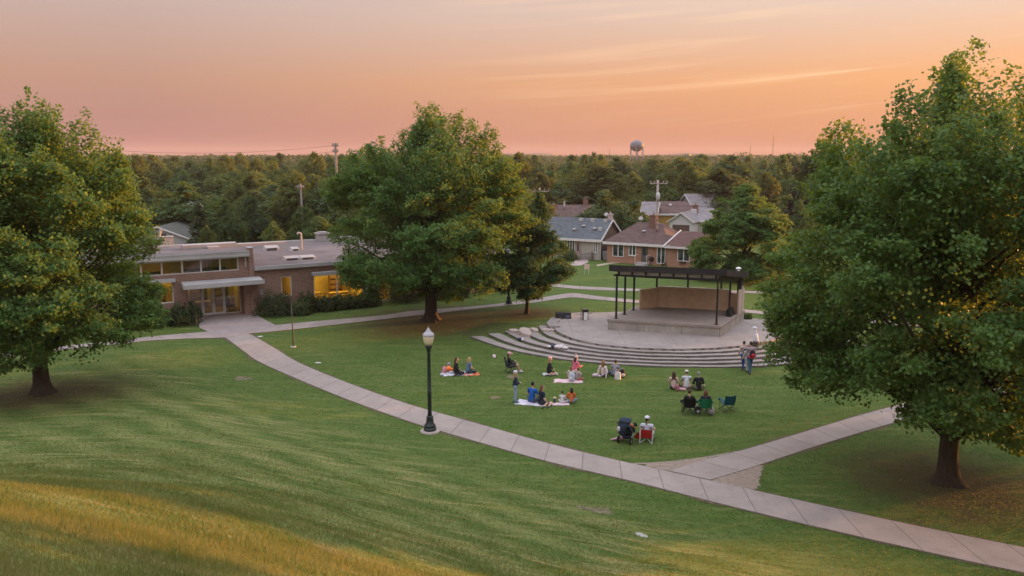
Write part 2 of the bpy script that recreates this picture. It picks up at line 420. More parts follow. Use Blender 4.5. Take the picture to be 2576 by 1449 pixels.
def build_grass():
    """blades on the lawn, finer near the viewpoint's hillside, coarser further off"""
    N=520000
    th=rng.uniform(-R(41),R(41),N); d=np.exp(rng.uniform(math.log(3.2),math.log(66),N))
    x=d*np.sin(th)*1.0; y=d*np.cos(th)
    keep=~pip(x,y,PLAZA)
    for P in PATHS: keep&=~pip(x,y,P)
    rings=pip(x,y,MOUND)&(dseg(x,y,OUTC)<2.2)&(x>1); keep&=~rings
    lib=(y-63.36)*math.cos(R(31))-(x+21.1)*math.sin(R(31)); keep&=(lib<-.2)|(x>3)
    x,y,d=x[keep],y[keep],d[keep]; n=len(x); z=gz(x,y)
    tall=1+.5*np.sin(x*.9+1.3*np.sin(y*.7))*np.sin(y*1.1+np.sin(x*.6))
    h=rng.uniform(.035,.085,n)*(1+(tall-1)*np.clip(1.3-d/25,.2,1))*np.clip(1.15-d/55,.5,1.); w=.0032*np.clip(d/5,1,9)*rng.uniform(.7,1.4,n)
    a=rng.uniform(0,2*math.pi,n); lean=rng.uniform(.1,.9,n)*h*np.clip(d/9,1,3.2)
    la=rng.uniform(0,2*math.pi,n)
    dx,dy=np.cos(a)*w,np.sin(a)*w
    V=np.empty((n,3,3)); V[:,0]=np.stack([x-dx,y-dy,z-.01],-1); V[:,1]=np.stack([x+dx,y+dy,z-.01],-1)
    V[:,2]=np.stack([x+np.cos(la)*lean,y+np.sin(la)*lean,z+h],-1)
    t=NT('grass_blades'); p,X,Y,c=grass_color(t)
    rnd=t.n('ShaderNodeNewGeometry').outputs['Random Per Island']
    c=t.mix(t.ramp(rnd,[(0.,0.),(.55,0.),(1.,.6)]),c,(.26,.25,.10))
    c=t.mix(t.ramp(rnd,[(0.,.35),(.3,0.)]),c,(.07,.13,.025))
    df=t.n('ShaderNodeBsdfDiffuse'); tr=t.n('ShaderNodeBsdfTranslucent'); mx=t.n('ShaderNodeMixShader'); mx.inputs[0].default_value=.42
    t.l(c,df.inputs[0]); t.l(t.mix(.45,c,(.40,.30,.08)),tr.inputs[0]); t.l(df.outputs[0],mx.inputs[1]); t.l(tr.outputs[0],mx.inputs[2]); t.l(mx.outputs[0],t.out.inputs[0])
    me=np_mesh('grass',V.reshape(-1,3),np.arange(3*n).reshape(n,3),t.m)
    o=bpy.data.objects.new('grass',me); link(o); tag(o,kind='stuff')
# ------------------------------------------------------------------ foliage
def leaf_mat(name,dark,mid,light,trans=.4,tcol=None,vary=0):
    t=NT(name); p=t.pos()
    rnd=t.n('ShaderNodeNewGeometry').outputs['Random Per Island']
    c=t.ramp(rnd,[(0.,dark),(.5,mid),(1.,light)])
    oi=t.n('ShaderNodeObjectInfo').outputs['Random']
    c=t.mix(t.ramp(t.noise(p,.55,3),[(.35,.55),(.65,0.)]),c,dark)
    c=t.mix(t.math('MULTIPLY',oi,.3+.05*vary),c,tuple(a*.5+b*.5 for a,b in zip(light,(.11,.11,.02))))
    if vary:
        hs=t.n('ShaderNodeHueSaturation'); t.l(c,hs.inputs['Color']); t.l(t.math('ADD',.62,t.math('MULTIPLY',t.math('FRACT',t.math('MULTIPLY',oi,7.31)),.8)),hs.inputs['Value'])
        t.l(t.math('ADD',.475,t.math('MULTIPLY',t.math('FRACT',t.math('MULTIPLY',oi,3.77)),.045)),hs.inputs['Hue']); c=hs.outputs[0]
    b=t.n('ShaderNodeBsdfPrincipled'); t.l(c,b.inputs['Base Color']); b.inputs['Roughness'].default_value=.55; b.inputs['Specular IOR Level'].default_value=.25
    tr=t.n('ShaderNodeBsdfTranslucent'); t.l(t.mix(.75,c,tcol or (.31,.33,.035)),tr.inputs[0])
    mx=t.n('ShaderNodeMixShader'); mx.inputs[0].default_value=trans
    t.l(b.outputs[0],mx.inputs[1]); t.l(tr.outputs[0],mx.inputs[2]); t.l(mx.outputs[0],t.out.inputs[0])
    return t.m
def bark_mat(name,c):
    t=NT(name); p=t.obj(); mp=t.n('ShaderNodeMapping'); mp.inputs['Scale'].default_value=(9,9,1.6); t.l(p,mp.inputs[0])
    n=t.noise(mp.outputs[0],1.4,6,.7); q=t.ramp(n,[(.3,tuple(x*.45 for x in c)),(.65,c)])
    t.bsdf(q,.95,0,.1,n,.9,.05); return t.m
def env(prof,f):
    return np.interp(f,[p[0] for p in prof],[p[1] for p in prof])
def leaves(C,A,Nn,L,W):
    """leaf quads: centres C, axes A, normals Nn"""
    A=A/np.linalg.norm(A,axis=1,keepdims=True)
    Nn=Nn-A*np.sum(A*Nn,1,keepdims=True); Nn/=np.linalg.norm(Nn,axis=1,keepdims=True)+1e-9
    B=np.cross(Nn,A); n=len(C)
    V=np.empty((n,4,3))
    V[:,0]=C-A*(L*.5)[:,None]; V[:,2]=C+A*(L*.5)[:,None]-Nn*(L*.12)[:,None]
    V[:,1]=C+B*(W*.5)[:,None]+Nn*(W*.14)[:,None]+A*(L*.05)[:,None]; V[:,3]=C-B*(W*.5)[:,None]+Nn*(W*.14)[:,None]+A*(L*.05)[:,None]
    return V.reshape(-1,3)
def crown_verts(H,z0,rad,prof,ntip,nleaf,leaf,seed,cx=0,spire=1.,tl=1.1,sx=1.,lump=.2,core=.3,lobe=.18,nper=7):
    g=np.random.default_rng(seed)
    f=np.linspace(0,1,200); w=env(prof,f)**1.2+.05; w/=w.sum()
    nb=max(18,int(ntip/nper)); S=rad*lobe
    bz=np.clip(g.choice(f,nb,p=w)+g.uniform(-.004,.004,nb),0,1)
    baz=(np.arange(nb)*2.399963+g.uniform(-.5,.5,nb))%(2*math.pi)
    ph=g.uniform(0,6.28,8)
    lum=1+lump*(np.sin(2*baz+ph[0]+5*bz)*.45+np.sin(3*baz+ph[1]-9*bz)*.35+g.normal(0,.3,nb))
    brho=np.where(g.random(nb)<core,g.uniform(.1,.55,nb),1.)
    br=np.maximum(env(prof,bz)*rad*lum-S*.8,0)*brho
    bs=S*g.uniform(.75,1.25,nb); bs=np.minimum(bs,np.maximum(env(prof,bz)*rad*.9,S*.4))
    tall=1+1.3*np.clip((bz-.6)/.4,0,1)*spire
    BC=np.stack([cx*np.sin(bz*1.6)+br*np.cos(baz)*sx,br*np.sin(baz),z0+(H-z0)*bz-bs*.4*np.clip((bz-.3)/.7,0,1)*tall],-1)
    bi=g.integers(0,nb,ntip); od=np.stack([np.cos(baz[bi])*.55,np.sin(baz[bi])*.55,np.full(ntip,.35)],-1)
    q=g.normal(0,1,(ntip,3)); q/=np.linalg.norm(q,axis=1,keepdims=True); q=q+od; q/=np.linalg.norm(q,axis=1,keepdims=True)
    q*=g.uniform(.7,1.05,ntip)[:,None]
    T=BC[bi]+q*bs[bi][:,None]*np.stack([np.ones(ntip)/np.sqrt(tall[bi]),np.ones(ntip)/np.sqrt(tall[bi]),.78*tall[bi]],-1)
    T[:,2]=z0+(T[:,2]-z0)*(H-z0-.35*tl)/max(T[:,2].max()-z0,1e-3)
    fz=np.clip((T[:,2]-z0)/(H-z0),0,1); az=np.arctan2(T[:,1],T[:,0]-cx*np.sin(fz*1.6))
    T[:,2]=np.maximum(T[:,2],z0*.9)
    outw=np.stack([np.cos(az),np.sin(az),np.zeros(ntip)],-1)
    up=np.clip((fz-.45)/.5,0,1)*spire
    D=outw*(1-.75*up)[:,None]+np.array([0,0,1.])*(.15+1.1*up)[:,None]-np.array([0,0,1.])*(np.clip(.3-fz,0,1)*.9)[:,None]
    D+=g.normal(0,.22,(ntip,3)); D/=np.linalg.norm(D,axis=1,keepdims=True)
    k=g.integers(0,ntip,nleaf)
    ln=tl*(.65+.7*g.random(ntip))*(1+.35*up)
    s=g.random(nleaf)**.75          # along the twig, 1 = tip
    wid=.34*tl*(1.1-s*.8)
    G=g.normal(0,1,(nleaf,3))*wid[:,None]*np.array([1,1,.62])
    C=T[k]+D[k]*((s-.7)*ln[k])[:,None]*1.5+G
    A=D[k]*.5+g.normal(0,.5,(nleaf,3))+np.array([0,0,-.25])
    Nn=np.array([0,0,.9])+outw[k]*.55+g.normal(0,.42,(nleaf,3))
    L=leaf*g.uniform(.7,1.35,nleaf); W=L*g.uniform(.62,.9,nleaf)
    return leaves(C,A,Nn,L,W),T,fz
def trunk_mb(H,z0,T,tr,nl,seed,cx=0,topf=.8,flare=1.7,bend=.25):
    g=np.random.default_rng(seed+5); b=MB()
    ph=g.uniform(0,6.28,2)
    def ctr(z):
        q=z/H; return Vector((cx*.6*q*q+bend*math.sin(q*5+ph[0])*q,bend*math.sin(q*4+ph[1])*q,z))
    zs=[-.15,.0,.12,.3,.6,1.0]+[1.0+(H*topf-1.0)*k/9 for k in range(1,10)]
    rr=[]
    for z in zs:
        q=max(z,0)/(H*topf); r=tr*(1-q*.92)
        if z<1: r*=1+(flare-1)*(1-max(z,0))**3
        rr.append(max(r,.015))
    n=11; i0=len(b.v); b.tube([ctr(z) if z>0 else Vector((0,0,z)) for z in zs],rr,n)
    for k in range(5):                       # lobed root flare
        for j in range(n):
            v=b.v[i0+k*n+j]; f=1+(.34*math.sin(j*2*math.pi*3/n+ph[0])+.12*math.sin(j*5.1))*(1-k/5)
            c=ctr(max(zs[k],0)); b.v[i0+k*n+j]=(c.x+(v[0]-c.x)*f,c.y+(v[1]-c.y)*f,v[2])
    idx=g.choice(len(T),min(nl,len(T)),replace=False)
    for i in idx:
        tip=Vector(T[i]); rad=math.hypot(tip.x,tip.y)
        zb=max(z0*.55+.6,min(tip.z-rad*g.uniform(.55,.95),H*topf*.93)); 
        if tip.z<z0+(H-z0)*.25: zb=z0*.55+.6+g.uniform(0,.2)*(H-z0)
        p0=ctr(zb); q=zb/(H*topf); r0=tr*(1-q*.92)*g.uniform(.28,.5); d=tip-p0
        mid=p0+d*.5+Vector((g.normal(0,.18),g.normal(0,.18),.1*d.length*.5+g.normal(0,.12)))
        pts=[p0,p0+d*.22+Vector((0,0,.06*d.length)),mid,p0+d*.78+Vector((g.normal(0,.1),g.normal(0,.1),.05*d.length)),tip]
        b.tube(pts,[r0,r0*.75,r0*.5,r0*.28,r0*.1],5,False)
    return b
BARK=None
def tree(name,label,loc,H,z0,rad,prof,lm,ntip,nleaf,leaf,seed,tr,nl=60,group=None,cat='tree',rz=0,**k):
    b_keys={q:k.pop(q) for q in ('topf','flare','bend') if q in k}
    V,T,fz=crown_verts(H,z0,rad,prof,ntip,nleaf,leaf,seed,**k)
    root=thing(name,label,cat,loc,rz,group)
    trunk_mb(H,z0,T,tr,nl,seed,k.get('cx',0),**b_keys).build('trunk',BARK,root,True)
    me=np_mesh('crown',V,np.arange(len(V)).reshape(-1,4),lm)
    o=bpy.data.objects.new('crown',me); link(o,root)
    return root
def shrub(label,loc,rx,ry,h,lm,seed,n=2600,leaf=.1,group=None,name='shrub',cat='shrub'):
    g=np.random.default_rng(seed); root=thing(name,label,cat,loc,0,group)
    az=g.uniform(0,6.283,n); u=g.uniform(0.02,1,n)**.8; el=np.arcsin(u)
    ph=g.uniform(0,6.28,4)
    lum=1+.13*np.sin(3*az+ph[0]+4*u)+.1*np.sin(6*az+ph[1]-7*u)+.08*np.sin(11*az+ph[2]+9*u)
    rr=lum*np.where(g.random(n)<.75,g.uniform(.86,1.03,n),g.uniform(.4,.86,n))
    C=np.stack([rx*np.cos(az)*np.cos(el)**.7*rr,ry*np.sin(az)*np.cos(el)**.7*rr,h*(.04+.96*u*rr)],-1)
    N=C/np.array([rx,ry,h])+g.normal(0,.4,(n,3)); A=g.normal(0,1,(n,3))+np.array([0,0,.6])
    L=leaf*g.uniform(.7,1.4,n); V=leaves(C,A,N,L,L*.7)
    o=bpy.data.objects.new('foliage',np_mesh('foliage',V,np.arange(len(V)).reshape(-1,4),lm)); link(o,root)
    b=MB()
    for k in range(6):
        a=k*1.05+seed; b.tube([(0,0,-.05),(rx*.25*math.cos(a),ry*.25*math.sin(a),h*.35),(rx*.55*math.cos(a),ry*.55*math.sin(a),h*.75)],[.035,.025,.008],5)
    b.build('stem',BARK,root,True)
    return root
ROUND=[(0,.35),(.08,.72),(.2,.95),(.35,1.),(.5,.95),(.65,.82),(.8,.6),(.92,.33),(1,.05)]
BROAD=[(0,.45),(.07,.8),(.18,.97),(.3,1.),(.45,.97),(.6,.87),(.74,.72),(.86,.52),(.95,.3),(1,.06)]
OVAL=[(0,.3),(.1,.7),(.25,.95),(.4,1.),(.55,.93),(.7,.75),(.85,.48),(.95,.22),(1,.04)]
CONE=[(0,.75),(.1,1.),(.3,.85),(.5,.62),(.7,.4),(.85,.22),(1,.03)]
def build_trees():
    global BARK
    BARK=bark_mat('bark',(.075,.055,.042))
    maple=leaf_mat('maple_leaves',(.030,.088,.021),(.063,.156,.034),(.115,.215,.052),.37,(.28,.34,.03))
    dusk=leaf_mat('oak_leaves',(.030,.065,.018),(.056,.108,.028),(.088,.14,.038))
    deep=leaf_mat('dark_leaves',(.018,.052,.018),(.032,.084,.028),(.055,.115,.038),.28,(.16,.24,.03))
    # three big lawn trees
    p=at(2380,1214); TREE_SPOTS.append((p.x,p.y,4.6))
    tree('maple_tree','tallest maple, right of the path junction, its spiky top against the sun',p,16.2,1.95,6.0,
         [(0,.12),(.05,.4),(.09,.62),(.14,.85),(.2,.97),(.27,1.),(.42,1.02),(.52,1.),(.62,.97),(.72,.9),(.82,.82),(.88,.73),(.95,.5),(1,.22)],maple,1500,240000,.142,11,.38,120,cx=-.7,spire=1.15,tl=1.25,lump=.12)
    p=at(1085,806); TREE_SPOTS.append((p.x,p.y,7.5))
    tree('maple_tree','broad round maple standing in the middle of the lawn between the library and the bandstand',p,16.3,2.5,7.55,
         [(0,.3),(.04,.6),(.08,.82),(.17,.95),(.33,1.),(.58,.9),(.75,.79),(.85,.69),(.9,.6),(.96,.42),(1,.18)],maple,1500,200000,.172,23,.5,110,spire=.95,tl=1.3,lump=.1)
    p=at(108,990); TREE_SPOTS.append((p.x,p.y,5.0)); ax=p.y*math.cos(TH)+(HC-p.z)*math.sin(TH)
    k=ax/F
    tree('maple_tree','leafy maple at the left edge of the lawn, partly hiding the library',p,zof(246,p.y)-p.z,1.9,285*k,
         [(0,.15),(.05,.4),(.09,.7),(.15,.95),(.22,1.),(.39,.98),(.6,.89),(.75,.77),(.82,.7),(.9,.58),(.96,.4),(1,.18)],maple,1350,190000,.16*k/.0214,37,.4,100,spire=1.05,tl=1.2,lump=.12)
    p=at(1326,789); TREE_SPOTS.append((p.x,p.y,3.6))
    tree('small_tree','small dark tree with a thin straight trunk left of the bandstand',p,9.7,1.5,3.15,
         [(0,.3),(.08,.8),(.15,1.),(.27,1.),(.4,.88),(.55,.7),(.7,.52),(.85,.34),(1,.06)],deep,460,70000,.145,5,.17,45,cx=.9,spire=1.,tl=.9,lump=.15,flare=1.4)
    p=at(1868,702)
    tree('spreading_tree','full round tree reaching the ground behind the bandstand',p,zof(460,p.y),.4,5.5,
         [(0,.78),(.1,.95),(.25,1.),(.4,.95),(.55,.82),(.7,.62),(.85,.4),(.95,.2),(1,.08)],maple,1100,120000,.18,9,.3,45,spire=.3,tl=.95,lump=.07,lobe=.24,nper=18)
    # shrubs along the library
    hedge=leaf_mat('hedge_leaves',(.012,.026,.010),(.020,.042,.015),(.036,.066,.022),.2)
    lighth=leaf_mat('light_shrub_leaves',(.028,.05,.018),(.05,.085,.03),(.08,.12,.045),.3)
    A=LIBO; ca,sa=math.cos(R(31)),math.sin(R(31))
    def lw(x,y): return (A[0]+x*ca-y*sa,A[1]+x*sa+y*ca,0)
    S=[('clipped dark shrub left of the glass doors, nearest the entrance',-5.35,-1.5,1.3,1.05,1.55,hedge),
       ('smaller dark shrub under the left library window',-7.2,-1.3,1.05,.9,1.3,hedge),
       ('leftmost dark shrub under the left library window, by the maple',-8.9,-1.2,1.1,.9,1.25,hedge),
       ('big dark shrub at the brick corner right of the entrance',1.5,-1.5,1.45,1.1,1.75,hedge),
       ('pale spreading shrub in front of the small window',3.35,-2.1,1.0,.8,1.0,lighth),
       ('loose shrub just right of the small window',4.2,-1.3,.95,.85,1.45,hedge),
       ('dark shrub under the left half of the big window',5.7,-1.5,1.0,.85,1.15,hedge),
       ('dark shrub under the mullion of the big window',7.2,-1.5,1.0,.85,1.15,hedge),
       ('dark shrub under the right half of the big window',8.6,-1.5,.95,.8,1.05,hedge),
       ('rightmost small dark shrub of the window bed',9.8,-1.5,.75,.65,.9,hedge),
       ('large shrub against the brick wall behind the middle maple trunk',13.0,-1.3,1.6,1.1,1.7,hedge),
       ('low shrub right of the middle maple trunk by the brick wall',16.2,-1.5,1.1,.9,1.2,hedge),
       ('low pale-flecked shrub beside the walk right of the middle maple',17.8,-2.0,.9,.7,.75,lighth)]
    for i,(lb,x,y,rx,ry,h,m) in enumerate(S):
        o=shrub(lb,lw(x,y),rx,ry,h,m,100+i,3000,.12,'shrubs along the library wall'); o.rotation_euler.z=R(31)
    # ---------------- woods behind
    protos=[]
    def proto(H,z0,rad,prof,lm,seed,nleaf=13000,leaf=.36,ntip=850,**k):
        V,T,fz=crown_verts(H,z0,rad,prof,ntip,nleaf,leaf,seed,**k)
        tm=trunk_mb(H,z0,T,.26,22,seed).mesh('trunk',BARK,True)
        cm=np_mesh('crown',V,np.arange(len(V)).reshape(-1,4),lm)
        protos.append((tm,cm,H,rad)); return len(protos)-1
    dusk=leaf_mat('wood_leaves',(.024,.060,.020),(.046,.104,.030),(.076,.136,.042),.34,(.22,.28,.03),1); deep=leaf_mat('wood_dark_leaves',(.016,.042,.018),(.030,.070,.028),(.052,.098,.038),.3,(.18,.25,.03),1)
    olive=leaf_mat('olive_leaves',(.032,.060,.017),(.062,.104,.028),(.10,.135,.036),.38,(.27,.29,.03),1)
    plum=leaf_mat('plum_leaves',(.07,.04,.038),(.11,.065,.058),(.15,.095,.08),.3,(.14,.05,.03))
    night=leaf_mat('purple_dark_leaves',(.014,.014,.012),(.026,.024,.02),(.04,.036,.028),.2,(.06,.03,.02))
    con_=leaf_mat('conifer_needles',(.012,.03,.014),(.02,.045,.022),(.034,.062,.03),.15)
    for lm,pf,sd in ((dusk,ROUND,1),(dusk,OVAL,2),(olive,BROAD,3),(deep,ROUND,4),(olive,OVAL,5),(deep,BROAD,6)):
        proto(12,1.,5.2,pf,lm,200+sd,tl=1.0,lump=.08,spire=.05,lobe=.42,nper=26)
    iC=proto(11,.5,2.8,CONE,con_,231,8000,.34,tl=.8,lump=.12,spire=.3)
    iP=proto(6,.6,3.0,ROUND,plum,233,9000,.24,tl=.9,lump=.16,spire=.15,lobe=.35)
    iN=proto(12,.6,3.2,CONE,night,237,8000,.34,tl=.9,lump=.15)
    made=[]
    def put(i,x,y,top,rad,label,group,name='broadleaf_tree',rz=None):
        tm,cm,H,r=protos[i]; root=thing(name,label,'tree',(x,y,0),rng.uniform(0,6.28) if rz is None else rz,group)
        root.scale=(rad/r,rad/r,top/H)
        for nm,me in (('trunk',tm),('crown',cm)): link(bpy.data.objects.new(nm,me),root)
        made.append((x,y,rad)); return root
    HP=[ # picture column, row of the top, distance, half width in columns, prototype, label
     (418,505,118,32,iP,'dull plum-leaved tree beside the grey house roof left of the woods'),
     (412,557,112,9,iP,'tiny reddish shrub at the foot of the plum-leaved tree'),
     (500,500,97,32,iC,'dark conifer just right of the plum-leaved tree'),
     (566,498,99,52,0,'bushy grey-green tree behind the middle of the library roof'),
     (522,566,91,32,4,'pale low tree rising right behind the library roof edge'),
     (632,492,104,50,3,'dark tall-shouldered tree behind the library roof, left of the wire pole'),
     (690,556,92,36,2,'low yellow-green bush behind the rooftop vents'),
     (745,432,108,74,2,'large golden-topped tree behind the short pole over the library'),
     (768,514,98,42,1,'green tree hiding the foot of the short pole over the library'),
     (805,540,95,44,1,'green tree behind the rooftop penthouse'),
     (865,470,100,60,0,'tall green tree left behind the middle maple'),
     (462,436,150,58,5,'wide dark tree above the plum-leaved tree'),
     (560,436,146,66,1,'rounded tree with a pale crown above the library roof centre'),
     (648,398,190,52,2,'yellowish tree with the highest crown over the library'),
     (600,455,132,46,4,'narrow olive tree below the highest crown'),
     (375,470,130,50,0,'tree emerging right behind the left maple'),
     (350,430,170,50,1,'pale olive tree partly behind the left maple crown'),
     (1312,382,200,48,5,'dark tall tree just right of the middle maple crown'),
     (1385,428,165,64,0,'shaded tree between the middle maple and the golden round tree'),
     (1500,402,158,94,2,'huge golden-green rounded tree over the brown house roof'),
     (1440,388,230,46,3,'dark tree behind the left shoulder of the golden round tree'),
     (1590,430,168,46,4,'olive tree right of the huge golden-green tree'),
     (1520,476,116,70,3,'dense dark-green tree between the grey and the yellow house'),
     (1592,498,113,56,3,'lower half of the dark-green pair between the houses'),
     (1712,392,196,66,2,'broad tree crown left of the right wire pole, against the sky'),
     (1660,440,160,52,0,'tree behind the right wire pole top'),
     (1810,418,162,74,2,'wide golden tree behind the full round tree'),
     (1925,432,150,46,4,'single rounded tree above the gap by the dark cypress'),
     (2003,420,118,36,iN,'near-black purple conifer left of the right maple'),
     (2062,345,112,70,5,'tall dark tree peeping out left of the right maple'),
     (2010,500,100,40,3,'dark low tree right of the full round tree'),
     (2120,420,120,60,0,'tree hidden mostly behind the right maple, left part'),
     (2040,590,92,46,3,'very dark thicket tree beside the full round tree'),
     (705,383,245,34,3,'narrow dark tree top standing above the skyline over the library'),
     (530,394,240,30,0,'dark rounded tree top on the skyline above the conifer'),
     (438,391,260,34,5,'small dark tree top on the skyline right of the left maple'),
     (612,396,235,34,2,'pale tree top on the skyline over the library centre'),
     (770,398,225,40,1,'dark tree top on the skyline left of the tall pole'),
     (830,392,240,36,3,'dark tree top on the skyline around the tall pole'),
     (1345,388,235,40,0,'dark shouldered tree top on the skyline right of the middle maple'),
     (1492,380,240,36,5,'dark pointed tree top on the skyline left of the water tower'),
     (1552,409,225,34,1,'dark tree top on the skyline under the water tower, left side'),
     (1640,412,230,36,2,'tree top on the skyline under the water tower, right side'),
     (1762,386,235,50,3,'wide dark tree top on the skyline left of the masts'),
     (1880,392,250,34,0,'greyish tree top on the skyline below the shorter mast'),
     (1955,394,240,34,5,'greyish tree top on the skyline below the tall mast'),
     (1500,604,97.5,0,0,None)]
    for (cx,ty,Y,hw,i,lb) in HP:
        if not lb: continue
        top=zof(ty,Y); ax=Y*math.cos(TH)+(HC-top*.6)*math.sin(TH)
        put(i,(cx-1288)/F*ax,Y,top,max(hw*ax/F,.5),lb,'trees beyond the library and houses')
    houses=[(8,103,9),(17,101,9),(22,97,7),(8,133,9),(26,143,11),(24,125,8),(33,152,8),(-41,97,8),(-55,128,9)]
    lanes=[(0.,78,32)]
    gl=['green tree packed in the wood behind the library','green tree packed in the wood behind the houses','tree of the wood hidden behind the left maple','tree of the wood glimpsed past the right maple']
    for (x,y,tp,rd,i) in ((34,63,12.5,5.0,0),(41,70,13.,5.4,5),(38,50,11.5,4.6,2),(47,57,12.5,5.2,1),(55,62,13,5.4,3),(58,52,12.5,5.,0),(22.2,14.6,15.5,4.9,2)): put(i,x,y,tp,rd,'added park tree at the right that shades the slope','added trees shading the slope')  # trees added to shade the slope, leaving a band of sun
    cnt=0
    for Y,sp in [(112,7.5),(122,8),(134,8),(148,8.5),(163,9),(180,9.5),(198,10),(218,11),(240,12),(265,13),(292,14)]:
        x=-.72*Y-8
        while x<.72*Y+10:
            xx=x+rng.uniform(-2.5,2.5); yy=Y+rng.uniform(-4,4); x+=sp*rng.uniform(.85,1.25)
            if xx>46 and yy<170: continue
            if any(math.hypot(xx-a,yy-b)<c for a,b,c in houses): continue
            if any(math.hypot(xx-a,yy-b)<c*.75 for a,b,c in made): continue
            if -2<xx<45 and yy<160 and yy>60 and not(xx<6 and yy>118): continue    # open street with the houses
            sc=rng.uniform(.72,1.12)
            row=rng.uniform(430,492) if yy<140 else rng.uniform(412,455) if yy<190 else rng.uniform(389,428)
            if yy>150 and rng.random()<.2: row=rng.uniform(379,394)
            top=max(6.5,zof(row,yy))
            pxs=xx/yy*F+1288
            k=2 if pxs<340 else (3 if pxs>2080 else (0 if pxs<1300 else 1))
            put(int(rng.integers(0,6)),xx,yy,top,rng.uniform(3.8,5.6),gl[k],gl[k].replace('tree','trees',1)); cnt+=1
    print('scattered',cnt)
    # woods that read as one mass to the horizon
    P=[]
    Y=305.
    while Y<2400:
        sp=max(11,Y*.032); x=-.75*Y
        while x<.75*Y:
            P.append((x+rng.uniform(-.4,.4)*sp,Y+rng.uniform(-.5,.5)*sp,sp)); x+=sp*rng.uniform(.8,1.2)
        Y+=sp*1.15
    Vs=[]
    for (x,y,sp) in P:
        h=(rng.uniform(7.5,11.6)+1.4*math.sin(x*.021+y*.013)*math.sin(x*.05+1)+(3. if rng.random()<.06 else 0)) if y<700 else rng.uniform(9,14.5); r=sp*rng.uniform(.5,.72); n=int(420 if y<420 else 260 if y<700 else 110)
        az=rng.uniform(0,6.283,n); u=rng.uniform(.05,1,n); ce=np.sqrt(1-u*u)**.8
        lum=1+.2*np.sin(3*az+x)+.15*np.sin(5*az+7*u+y)
        C=np.stack([x+r*ce*np.cos(az)*lum,y+r*ce*np.sin(az)*lum,h*(.35+.65*u*(.85+.15*lum))],-1)
        N=np.stack([ce*np.cos(az),ce*np.sin(az),u+.3],-1)+rng.normal(0,.45,(n,3)); A=rng.normal(0,1,(n,3))
        s=(.75 if y<420 else 1.0 if y<700 else r*.33); L=s*rng.uniform(.7,1.4,n); Vs.append(leaves(C,A,N,L,L*.8))
    V=np.vstack(Vs)
    mass=leaf_mat('distant_leaves',(.018,.044,.019),(.036,.074,.03),(.062,.10,.04),.25,(.19,.23,.03))
    o=bpy.data.objects.new('distant_woods',np_mesh('distant_woods',V,np.arange(len(V)).reshape(-1,4),mass)); link(o); tag(o,kind='stuff')
    # low hills on the horizon
    xs=np.linspace(-3400,3400,260); V=[];Fq=[]
    for j,(yy,f) in enumerate(((2400,0),(2600,.7),(2900,1.),(3300,.9),(3900,.2))):
        for x in xs:
            V.append((x,yy,-2+f*(20+9*math.sin(x*.0031+.6)+6*math.sin(x*.0083+2)+3*math.sin(x*.021)+2*math.sin(x*.05+j))))
    n=len(xs)
    for j in range(4):
        for i in range(n-1): Fq.append((j*n+i,j*n+i+1,(j+1)*n+i+1,(j+1)*n+i))
    hm=pm('hill_woods',(.05,.06,.035),.95,.3,.02,obj=False)
    o=bpy.data.objects.new('hills',np_mesh('hills',V,Fq,hm,True)); link(o); tag(o,kind='structure')
# ------------------------------------------------------------------ library
LIBO=(-21.108,63.364)
def wall_open(b,x0,x1,z0,z1,ops,y=0.,th=.3):
    """wall face in the local x-z plane with rectangular openings and their reveals"""
    xs=sorted({x0,x1,*[o[0] for o in ops],*[o[1] for o in ops]}); zs=sorted({z0,z1,*[o[2] for o in ops],*[o[3] for o in ops]})
    for i in range(len(xs)-1):
        for j in range(len(zs)-1):
            a,c,e,f=xs[i],xs[i+1],zs[j],zs[j+1]; mx,mz=(a+c)/2,(e+f)/2
            if any(o[0]<mx<o[1] and o[2]<mz<o[3] for o in ops): continue
            b.poly([(a,y,e),(c,y,e),(c,y,f),(a,y,f)],[(a,e),(c,e),(c,f),(a,f)])
            b.poly([(c,y+th,e),(a,y+th,e),(a,y+th,f),(c,y+th,f)],[(c,e),(a,e),(a,f),(c,f)])
    for (a,c,e,f) in ops:
        b.poly([(a,y,e),(a,y+th,e),(a,y+th,f),(a,y,f)],[(0,e),(th,e),(th,f),(0,f)])
        b.poly([(c,y+th,e),(c,y,e),(c,y,f),(c,y+th,f)],[(0,e),(th,e),(th,f),(0,f)])
        b.poly([(a,y,f),(a,y+th,f),(c,y+th,f),(c,y,f)],[(a,0),(a,th),(c,th),(c,0)])
        b.poly([(a,y+th,e),(a,y,e),(c,y,e),(c,y+th,e)],[(a,0),(a,th),(c,th),(c,0)])
def glass_mat(name='window_glass',tint=(.9,.93,.92),refl=.1):
    t=NT(name); a=t.n('ShaderNodeBsdfTransparent'); a.inputs[0].default_value=tint+(1,)
    g=t.n('ShaderNodeBsdfGlossy'); g.inputs['Roughness'].default_value=.03
    fr=t.n('ShaderNodeFresnel'); fr.inputs[0].default_value=1.45
    m=t.n('ShaderNodeMixShader'); t.l(t.math('ADD',t.math('MULTIPLY',fr.outputs[0],.6),refl*.4),m.inputs[0]); t.l(a.outputs[0],m.inputs[1]); t.l(g.outputs[0],m.inputs[2]); t.l(m.outputs[0],t.out.inputs[0]); return t.m
def lamp_mat(name,c,s):
    t=NT(name); e=t.n('ShaderNodeEmission'); e.inputs[0].default_value=c+(1,); e.inputs[1].default_value=s; t.l(e.outputs[0],t.out.inputs[0]); return t.m
GLASS=None
